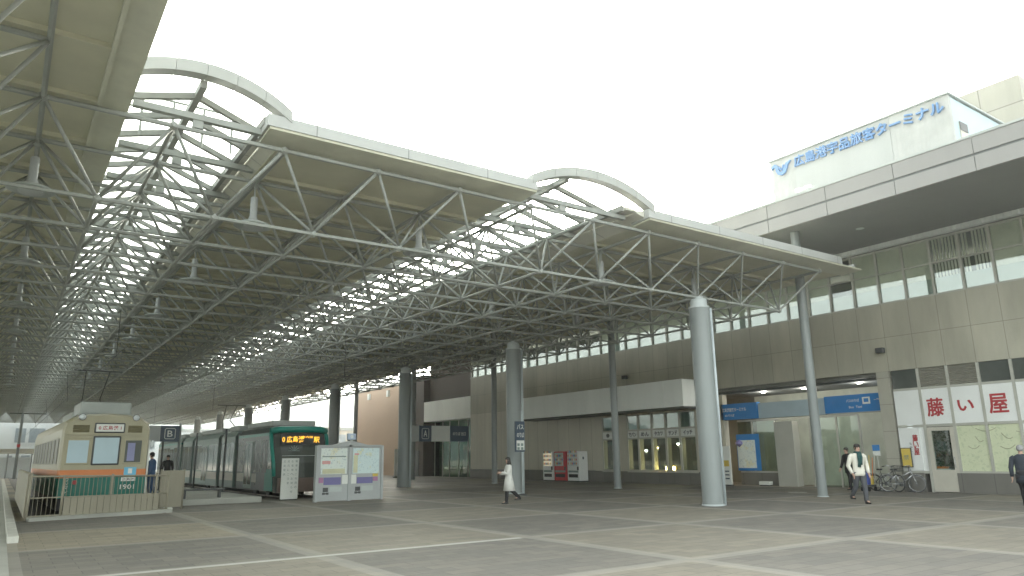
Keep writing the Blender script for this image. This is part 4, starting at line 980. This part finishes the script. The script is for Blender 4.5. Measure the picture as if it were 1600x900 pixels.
def person(label, loc, rz, H, coat, legs, hair, shoes=M_black, stride=.2, coat_len=.46, flare=1.0, scarf=None, arms='swing', hairstyle='short', glasses=False, lean=0, build=1.0):
    """faces local +Y"""
    t = thing('person', label, 'person', loc, rz)
    hip, knee, ank = .50 * H, .275 * H, .045 * H
    def leg(sx, ph):     # ph>0 forward
        h_ = Vector((sx * .052 * H, 0, hip))
        a_ = ph; b_ = ph - (.22 if ph >= 0 else .55)
        k_ = h_ + Vector((0, math.sin(a_), -math.cos(a_))) * (hip - knee)
        an = k_ + Vector((0, math.sin(b_), -math.cos(b_))) * (knee - ank)
        return h_, k_, an
    LG = {-1: leg(-1, stride), 1: leg(1, -stride)}
    low = min(LG[s][2].z for s in LG) - ank
    dz = Vector((0, 0, -low)); LG = {s: tuple(v + dz for v in LG[s]) for s in LG}
    top = dz.z
    ch = Vector((0, .015 * H + lean, .74 * H + top)); nk = Vector((0, .02 * H + lean * 1.3, .845 * H + top)); hd = Vector((0, .035 * H + lean * 1.4, .93 * H + top))
    V = [(0, 0, hip + top), (0, .01 * H, .62 * H + top), tuple(ch), tuple(nk), tuple(hd - Vector((0, 0, .045 * H))), tuple(hd), tuple(hd + Vector((0, -.008 * H, .038 * H)))]
    Rr = [.052 * H, .05 * H, .052 * H, .032 * H, .036 * H, .047 * H, .036 * H]
    Ed = [(0, 1), (1, 2), (2, 3), (3, 4), (4, 5), (5, 6)]
    def add(p, r, par): V.append(tuple(p)); Rr.append(r); Ed.append((par, len(V) - 1)); return len(V) - 1
    add(hd + Vector((0, .052 * H, -.012 * H)), .006 * H, 5)      # nose
    for s in (-1, 1):
        h_, k_, an = LG[s]; i = add(h_, .05 * H, 0); i = add(h_.lerp(k_, .5), .046 * H, i); i = add(k_, .033 * H, i); i = add(k_.lerp(an, .4), .031 * H, i); i = add(an, .022 * H, i); add(an + Vector((0, .09 * H, -ank + .02 * H)), .017 * H, i)
    AR = {}
    for s in (-1, 1):
        sh = Vector((s * .105 * H * build, .01 * H + lean, .805 * H + top))
        if arms == 'phone' :
            el = sh + Vector((s * .02 * H, .06 * H, -.17 * H)); wr = el + Vector((-s * .06 * H, .12 * H, .03 * H if s < 0 else .01 * H))
        elif arms == 'pocket':
            el = sh + Vector((s * .055 * H, -.03 * H, -.175 * H)); wr = el + Vector((-s * .02 * H, .07 * H, -.125 * H))
        else:
            sw = (-stride if s < 0 else stride) * .8
            el = sh + Vector((s * .035 * H, math.sin(sw) * .17 * H, -math.cos(sw) * .17 * H)); wr = el + Vector((s * .005 * H, math.sin(sw + .3) * .14 * H, -math.cos(sw + .3) * .14 * H))
        AR[s] = (sh, el, wr); dr_ = (wr - el).normalized(); side_ = Vector((0, 1, 0)).cross(dr_); side_ = side_.normalized() if side_.length > .1 else Vector((1, 0, 0))
        fwd_ = dr_.cross(side_)
        i = add(sh, .034 * H, 2); i = add(el, .025 * H, i); i = add(wr, .015 * H, i); pm = add(wr + dr_ * .045 * H, .018 * H, i)
        for q, ln in enumerate((.038, .044, .041, .033)):
            bp = wr + dr_ * .058 * H + fwd_ * (q - 1.5) * .0115 * H; f1 = add(bp, .0055 * H, pm); f2 = add(bp + dr_ * ln * .6 * H - side_ * s * .006 * H, .005 * H, f1); add(bp + dr_ * ln * H - side_ * s * .016 * H, .0042 * H, f2)
        tb = add(wr + dr_ * .022 * H + fwd_ * .02 * H, .006 * H, pm); add(wr + dr_ * .052 * H + fwd_ * .034 * H, .005 * H, tb)
    body_ = skin_body('body', V, Ed, Rr, t, M_skin)
    # face
    fc = MB()
    for s in (-1, 1): fc.ball(hd + Vector((s * .019 * H, .042 * H, .004 * H)), .0055 * H, 1)
    fc.build('eyes', M_hair, t, True, True)
    MB().ball(hd + Vector((0, .041 * H, -.032 * H)), .008 * H, 1, (1.6, .5, .4)).build('mouth', M_red, t, True, True)
    er = MB()
    for s in (-1, 1): er.ball(hd + Vector((s * .047 * H, -.002 * H, -.004 * H)), .013 * H, 1, (.4, .8, 1.3))
    er.build('ears', M_skin, t, True, True)
    hr = MB()
    if hairstyle == 'short':
        hr.loft([(0, hd.y - .020 * H, hd.z - .03 * H, .040 * H, .034 * H), (0, hd.y - .012 * H, hd.z + .0 * H, .051 * H, .044 * H), (0, hd.y - .006 * H, hd.z + .022 * H, .053 * H, .052 * H), (0, hd.y - .004 * H, hd.z + .046 * H, .046 * H, .048 * H), (0, hd.y - .006 * H, hd.z + .064 * H, .028 * H, .03 * H), (0, hd.y - .006 * H, hd.z + .069 * H, .006 * H, .006 * H)], 16)
    else:
        hr.loft([(0, hd.y - .028 * H, hd.z - .15 * H, .082 * H, .05 * H), (0, hd.y - .03 * H, hd.z - .08 * H, .074 * H, .05 * H), (0, hd.y - .018 * H, hd.z - .0 * H, .056 * H, .046 * H), (0, hd.y - .006 * H, hd.z + .03 * H, .055 * H, .056 * H), (0, hd.y - .006 * H, hd.z + .055 * H, .04 * H, .044 * H), (0, hd.y - .006 * H, hd.z + .07 * H, .008 * H, .008 * H)], 16)
    hr.build('hair', hair, t, True, True)
    # trousers
    tr_ = MB()
    for s in (-1, 1):
        h_, k_, an = LG[s]; pts = [h_ + Vector((0, 0, .03 * H)), h_.lerp(k_, .25), h_.lerp(k_, .6), k_, k_.lerp(an, .35), k_.lerp(an, .7), an + Vector((0, 0, -.008 * H))]
        tr_.path(pts, [.062 * H * build, .060 * H * build, .050 * H, .042 * H, .041 * H, .036 * H, .035 * H], 12)
    tr_.loft([(0, 0, hip + top - .05 * H, .07 * H * build, .06 * H), (0, 0, hip + top + .04 * H, .088 * H * build, .068 * H), (0, 0, hip + top + .10 * H, .085 * H * build, .064 * H)], 16)
    tr_.build('trousers', legs, t, True, True)
    for s in (-1, 1):
        an = LG[s][2]; so = MB(); so.loft([(an.x, an.y + .035 * H, an.z - ank, .026 * H, .078 * H), (an.x, an.y + .035 * H, an.z - ank + .02 * H, .028 * H, .08 * H), (an.x, an.y + .015 * H, an.z - ank + .036 * H, .024 * H, .05 * H), (an.x, an.y - .005 * H, an.z - ank + .055 * H, .022 * H, .028 * H)], 14); so.build('shoe', shoes, t, True, True)
    # coat: torso loft plus sleeves
    ct = MB(); zb_ = coat_len * H + top; w_ = build
    rings = [(0, 0, zb_, .098 * H * w_ * flare, .078 * H * flare)]
    for z_, rx, ry in ((.50, .096, .074), (.56, .092, .068), (.63, .090, .066), (.70, .098, .070), (.76, .106, .070), (.80, .104, .062), (.83, .072, .050), (.852, .042, .040)):
        if z_ * H + top > zb_ + .01 * H:
            kf = 1 + (flare - 1) * max(0, (.66 - z_) / (.66 - coat_len)) if flare > 1 else 1
            rings.append((0, .01 * H + lean * (z_ - .5) / .34, z_ * H + top, rx * H * w_ * kf, ry * H * kf))
    ct.loft(rings, 20)
    for s in (-1, 1):
        sh, el, wr = AR[s]; ct.path([sh + Vector((-s * .03 * H, 0, .0)), sh.lerp(el, .15), sh.lerp(el, .5), el, el.lerp(wr, .5), wr], [.040 * H, .043 * H, .039 * H, .036 * H, .031 * H, .028 * H], 12)
    ct.build('coat', coat, t, True, True)
    if scarf:
        sf_ = MB(); sf_.path([(.048 * H * math.cos(q * 1.0472), nk.y - .005 * H + .046 * H * math.sin(q * 1.0472), nk.z + .004 * H) for q in range(6)], .020 * H, 8, closed=True)
        sf_.path([(.02 * H, nk.y + .05 * H, nk.z), (.028 * H, nk.y + .072 * H, nk.z - .07 * H), (.02 * H, nk.y + .070 * H, nk.z - .15 * H), (.03 * H, nk.y + .066 * H, nk.z - .24 * H)], [.022 * H, .026 * H, .028 * H, .03 * H], 8, (1, .4))
        sf_.path([(-.02 * H, nk.y + .05 * H, nk.z), (-.022 * H, nk.y + .070 * H, nk.z - .07 * H), (-.012 * H, nk.y + .069 * H, nk.z - .14 * H), (-.006 * H, nk.y + .066 * H, nk.z - .20 * H)], [.022 * H, .026 * H, .027 * H, .028 * H], 8, (1, .4))
        sf_.build('scarf', scarf, t, True, True)
    if glasses:
        gg = MB()
        for s in (-1, 1): gg.path([hd + Vector((s * .019 * H + .013 * H * math.cos(q * .785), .047 * H, .004 * H + .009 * H * math.sin(q * .785))) for q in range(8)], .0016 * H, 5, closed=True)
        gg.build('glasses', M_dark, t, True, True)
    return t, AR
wp, AR = person('woman in a long white coat walking left past the second big column', (14.69, 21.42, 0), R(72), 1.60, M_coatw, M_suit, M_hair, stride=.30, coat_len=.28, flare=1.65, arms='phone', hairstyle='long')
person('man in a cream jacket and dark green scarf walking towards the camera', (22.45, 13.11, 0), R(152), 1.86, M_coatw2, M_jeans, M_hair, stride=.22, coat_len=.46, flare=1.06, scarf=M_scarf, arms='pocket', glasses=True, build=1.08)
person('grey haired man in a dark navy coat cut off by the right edge', (23.62, 8.95, 0), R(-80), 1.74, M_navycoat, M_suit, M_hairg, stride=.26, coat_len=.40, flare=1.08, build=1.15)
person('man in a black suit walking inside the terminal entrance', (30.1, 18.0, 0), R(75), 1.80, M_suit, M_suit, M_hair, stride=.24, coat_len=.40, flare=1.06)
person('tram worker in a blue jacket standing beside the old tram door', (4.62, 29.9, .22), R(60), 1.72, M_uniform, M_uniform, M_hair, stride=.04, coat_len=.45)
person('person in dark clothes standing far back on the platform between the trams', (7.2, 42, .22), R(170), 1.7, M_suit, M_jeans, M_hair, stride=.05)

# ------------------------------------------------------------------ bicycle and small things
def bicycle(label, loc, rz, fmat, basket):
    t = thing('bicycle', label, 'bicycle', loc, rz, 'bicycles parked by the shop')
    def B(mb, n, m, par=t, sm=True): return mb.build(n, m, par, sm, True)
    for x in (-.52, .52):
        w = B(MB().path([(x + .32 * math.cos(q * math.pi / 14), 0, .33 + .32 * math.sin(q * math.pi / 14)) for q in range(28)], .019, 8, closed=True), 'wheel', M_tyre)
        B(MB().path([(x + .295 * math.cos(q * math.pi / 14), 0, .33 + .295 * math.sin(q * math.pi / 14)) for q in range(28)], .010, 6, closed=True), 'rim', M_chrome, w)
        sp = MB()
        for q in range(16): sp.tube((x, 0, .33), (x + .29 * math.cos(q * math.pi / 8), 0, .33 + .29 * math.sin(q * math.pi / 8)), .0025, n=4)
        sp.tube((x, -.05, .33), (x, .05, .33), .022); B(sp, 'spokes', M_chrome, w)
        B(MB().path([(x + .355 * math.cos(a), 0, .33 + .355 * math.sin(a)) for a in [R(20 + 14 * q) for q in range(11)]], .022, 6, (.4, 1)), 'mudguard', fmat)
    f = MB(); bb = (-.05, 0, .30); st = (-.20, 0, .72); hd_ = (.36, 0, .80); hl = (.40, 0, .66)
    for a, b_ in ((bb, st), (bb, hl), ((-.14, 0, .52), hd_), ((-.52, 0, .33), bb), ((-.52, 0, .33), (-.18, 0, .66)), (hd_, hl)): f.tube(a, b_, .018, n=8)
    B(f, 'frame', fmat)
    fk = MB(); fk.tube(hl, (.46, 0, .5), .016); 
    for s in (-1, 1): fk.path([(.43, s * .01, .58), (.46, s * .05, .5), (.52, s * .05, .33)], .012, 6)
    B(fk, 'fork', fmat)
    hb = MB(); hb.tube(hd_, (.33, 0, .98), .014); hb.path([(.18, -.26, 1.0), (.30, -.22, 1.03), (.35, -.1, .99), (.35, .1, .99), (.30, .22, 1.03), (.18, .26, 1.0)], .013, 8); B(hb, 'handlebar', M_chrome)
    gr = MB()
    for s in (-1, 1): gr.tube((.10, s * .28, .99), (.20, s * .255, 1.005), .018)
    B(gr, 'grips', M_black)
    sd = MB(); sd.tube(st, (-.23, 0, .84), .013); sd.loft([(-.26, 0, .84, .13, .07), (-.26, 0, .88, .14, .085), (-.25, 0, .90, .11, .06)], 14); B(sd, 'saddle', M_black)
    pd = MB(); pd.tube((-.05, -.06, .30), (-.05, .06, .30), .02); pd.tube((-.05, .07, .30), (.08, .07, .20), .012); pd.tube((-.05, -.07, .30), (-.18, -.07, .40), .012); pd.rbox(.03, .13, .07, .16, .18, .21, .005); pd.rbox(-.23, -.13, -.16, -.07, .38, .41, .005); pd.tube((-.05, .05, .30), (-.05, .058, .30), .09, n=16); B(pd, 'crank', M_dark)
    if basket:
        bk = MB()
        for z in (.82, .92, 1.02): bk.path([(.42, -.15, z), (.72, -.17, z), (.72, .17, z), (.42, .15, z)], .006, 5, closed=True)
        for q in range(7): bk.tube((.42 + .05 * q, -.155, .80), (.42 + .05 * q, -.16, 1.02), .004, n=4); bk.tube((.42 + .05 * q, .155, .80), (.42 + .05 * q, .16, 1.02), .004, n=4); bk.tube((.72, -.15 + .05 * q, .80), (.72, -.15 + .05 * q, 1.02), .004, n=4)
        bk.box(.42, .72, -.15, .15, .79, .80); B(bk, 'basket', M_dark)
    rk = MB(); rk.box(-.75, -.3, -.07, .07, .70, .715); rk.tube((-.52, .06, .33), (-.65, .06, .70), .008); rk.tube((-.52, -.06, .33), (-.65, -.06, .70), .008); B(rk, 'rear_rack', M_chrome)
    return t
bicycle('silver bicycle parked against the shop wall below the yellow poster', (29.75, 15.6, 0), R(-72), M_chrome, False)
bicycle('dark bicycle with a front basket parked against the stone pillar', (29.85, 16.3, 0), R(-100), M_dark, True)
ys_ = thing('yellow_sign', 'small yellow framed notice standing behind the silver bicycle', 'sign', (30.1, 15.5, 0))
MB().rbox(30.14, 30.18, 15.28, 15.70, .95, 1.72, .01).build('board', M_dark, ys_); MB().box(30.125, 30.139, 15.31, 15.67, .98, 1.69).build('print', M_postery, ys_); MB().tube((30.2, 15.5, 0), (30.2, 15.5, 1.0), .02).build('post', M_dark, ys_); text('lettering', '禁', M_tgray, ys_, (30.124, 15.49, 1.34), .2, '-X', None, .003)
MB().lathe((30.2, 15.5, 0), [(.15, 0), (.15, .03), (.03, .04)], 12).build('foot', M_dark, ys_)
ct = thing('cleaning_cart', 'small cleaning cart with upright brooms and a blue bag beside the stone pillar', 'cart', (29.6, 16.95, 0))
MB().rbox(29.3, 29.9, 16.75, 17.1, .18, .26, .02).build('deck', M_dark, ct)
MB().rbox(29.35, 29.6, 16.8, 17.05, .26, .80, .04).build('bag', M_bag, ct); MB().rbox(29.62, 29.85, 16.8, 17.02, .26, .62, .03).build('bucket', M_postery, ct)
for q, (y, z, m) in enumerate(((16.72, 1.5, M_tpale), (16.82, 1.35, M_torange), (16.95, 1.45, M_postery))):
    br_ = MB().tube((29.75, y, .3), (29.85, y - .05, z), .016, n=6).build('broom_handle', m, ct, True)
for x in (29.36, 29.84):
    for y in (16.78, 17.07): MB().tube((x, y - .02, .09), (x, y + .02, .09), .09, n=12).build('wheel', M_tyre, ct)
fl_ = thing('small_flag_sign', 'little blue and white placard on a stand left of the stone pillar', 'sign', (30, 16.65, 0))
MB().rbox(30.0, 30.03, 16.5, 16.8, 1.62, 1.86, .005).build('upper_panel', M_signblue, fl_); MB().rbox(30.0, 30.03, 16.5, 16.8, 1.42, 1.60, .005).build('lower_panel', M_paper, fl_); MB().tube((30.05, 16.65, 0), (30.05, 16.65, 1.8), .015).build('post', M_frame, fl_); MB().lathe((30.05, 16.65, 0), [(.14, 0), (.14, .03), (.02, .05)], 12).build('foot', M_dark, fl_)
for i, (y, z) in enumerate(((16.0, 5.75), (31.6, 6.1))):
    c_ = thing('wall_speaker', ['small dark wall lamp on the tiles above the stone pillar', 'small dark wall fitting on the tiles above the white awning'][i], 'wall fitting', (XF, y, z)); MB().rbox(XF - .28, XF - .05, y - .16, y + .16, z - .1, z + .12, .02).build('housing', M_dark, c_); MB().box(XF - .06, XF, y - .05, y + .05, z - .05, z + .05).build('bracket', M_dark, c_)
lb_ = thing('white_leaflet_stand', 'white upright stand against the orange building behind the information board', 'stand', (28, 62, 0)); MB().rbox(26.9, 27.3, 56, 56.1, .1, 2.3, .02).build('panel', M_paper, lb_); MB().box(26.85, 27.35, 55.9, 56.2, 0, .1).build('foot', M_dark, lb_)

for lab, x0, x1, z in (('thin overhead contact wire above the old tram', 2.75, 2.2, 5.02), ('thin overhead contact wire above the green tram', 10.72, 10.72, 4.72)):
    w_ = thing('overhead_wire', lab, 'wire', (x0, 25, z)); MB().tube((x0, 25, z), (x1, 112, z), .012, n=5).build('wire', M_dark, w_)
    for q in range(4):
        yy = 27 + q * 21.9; MB().tube((x0, yy, z), (x0 + (x1 - x0) * (yy - 25) / 87, yy, 6.7), .012, n=5).build('hanger', M_dark, w_)

# ------------------------------------------------------------------ hazy backlit air
hz = MB().box(-910, 910, -310, 1510, -4, 110).build('haze', bpy.data.materials.new('haze_air')); tag(hz, kind='stuff')
hm = hz.data.materials[0]; hm.use_nodes = True; hm.node_tree.nodes.clear()
pv = hm.node_tree.nodes.new('ShaderNodeVolumePrincipled'); pv.inputs['Color'].default_value = (.97, .98, 1, 1); pv.inputs['Density'].default_value = .0008; pv.inputs['Anisotropy'].default_value = .55
ho = hm.node_tree.nodes.new('ShaderNodeOutputMaterial'); hm.node_tree.links.new(pv.outputs[0], ho.inputs['Volume'])

for i, (x, y) in enumerate(((27.0, 18.5),)):
    u_ = thing('utility_cover', 'round metal cover in the paving before the entrance', 'manhole cover', (x, y, 0))
    MB().lathe((x, y, 0), [(.36, 0), (.36, .006), (.33, .008)], 28).build('ring', M_frame, u_); MB().lathe((x, y, 0), [(.32, 0), (.32, .0095), (.30, .0105)], 28).build('lid', M_rail, u_)
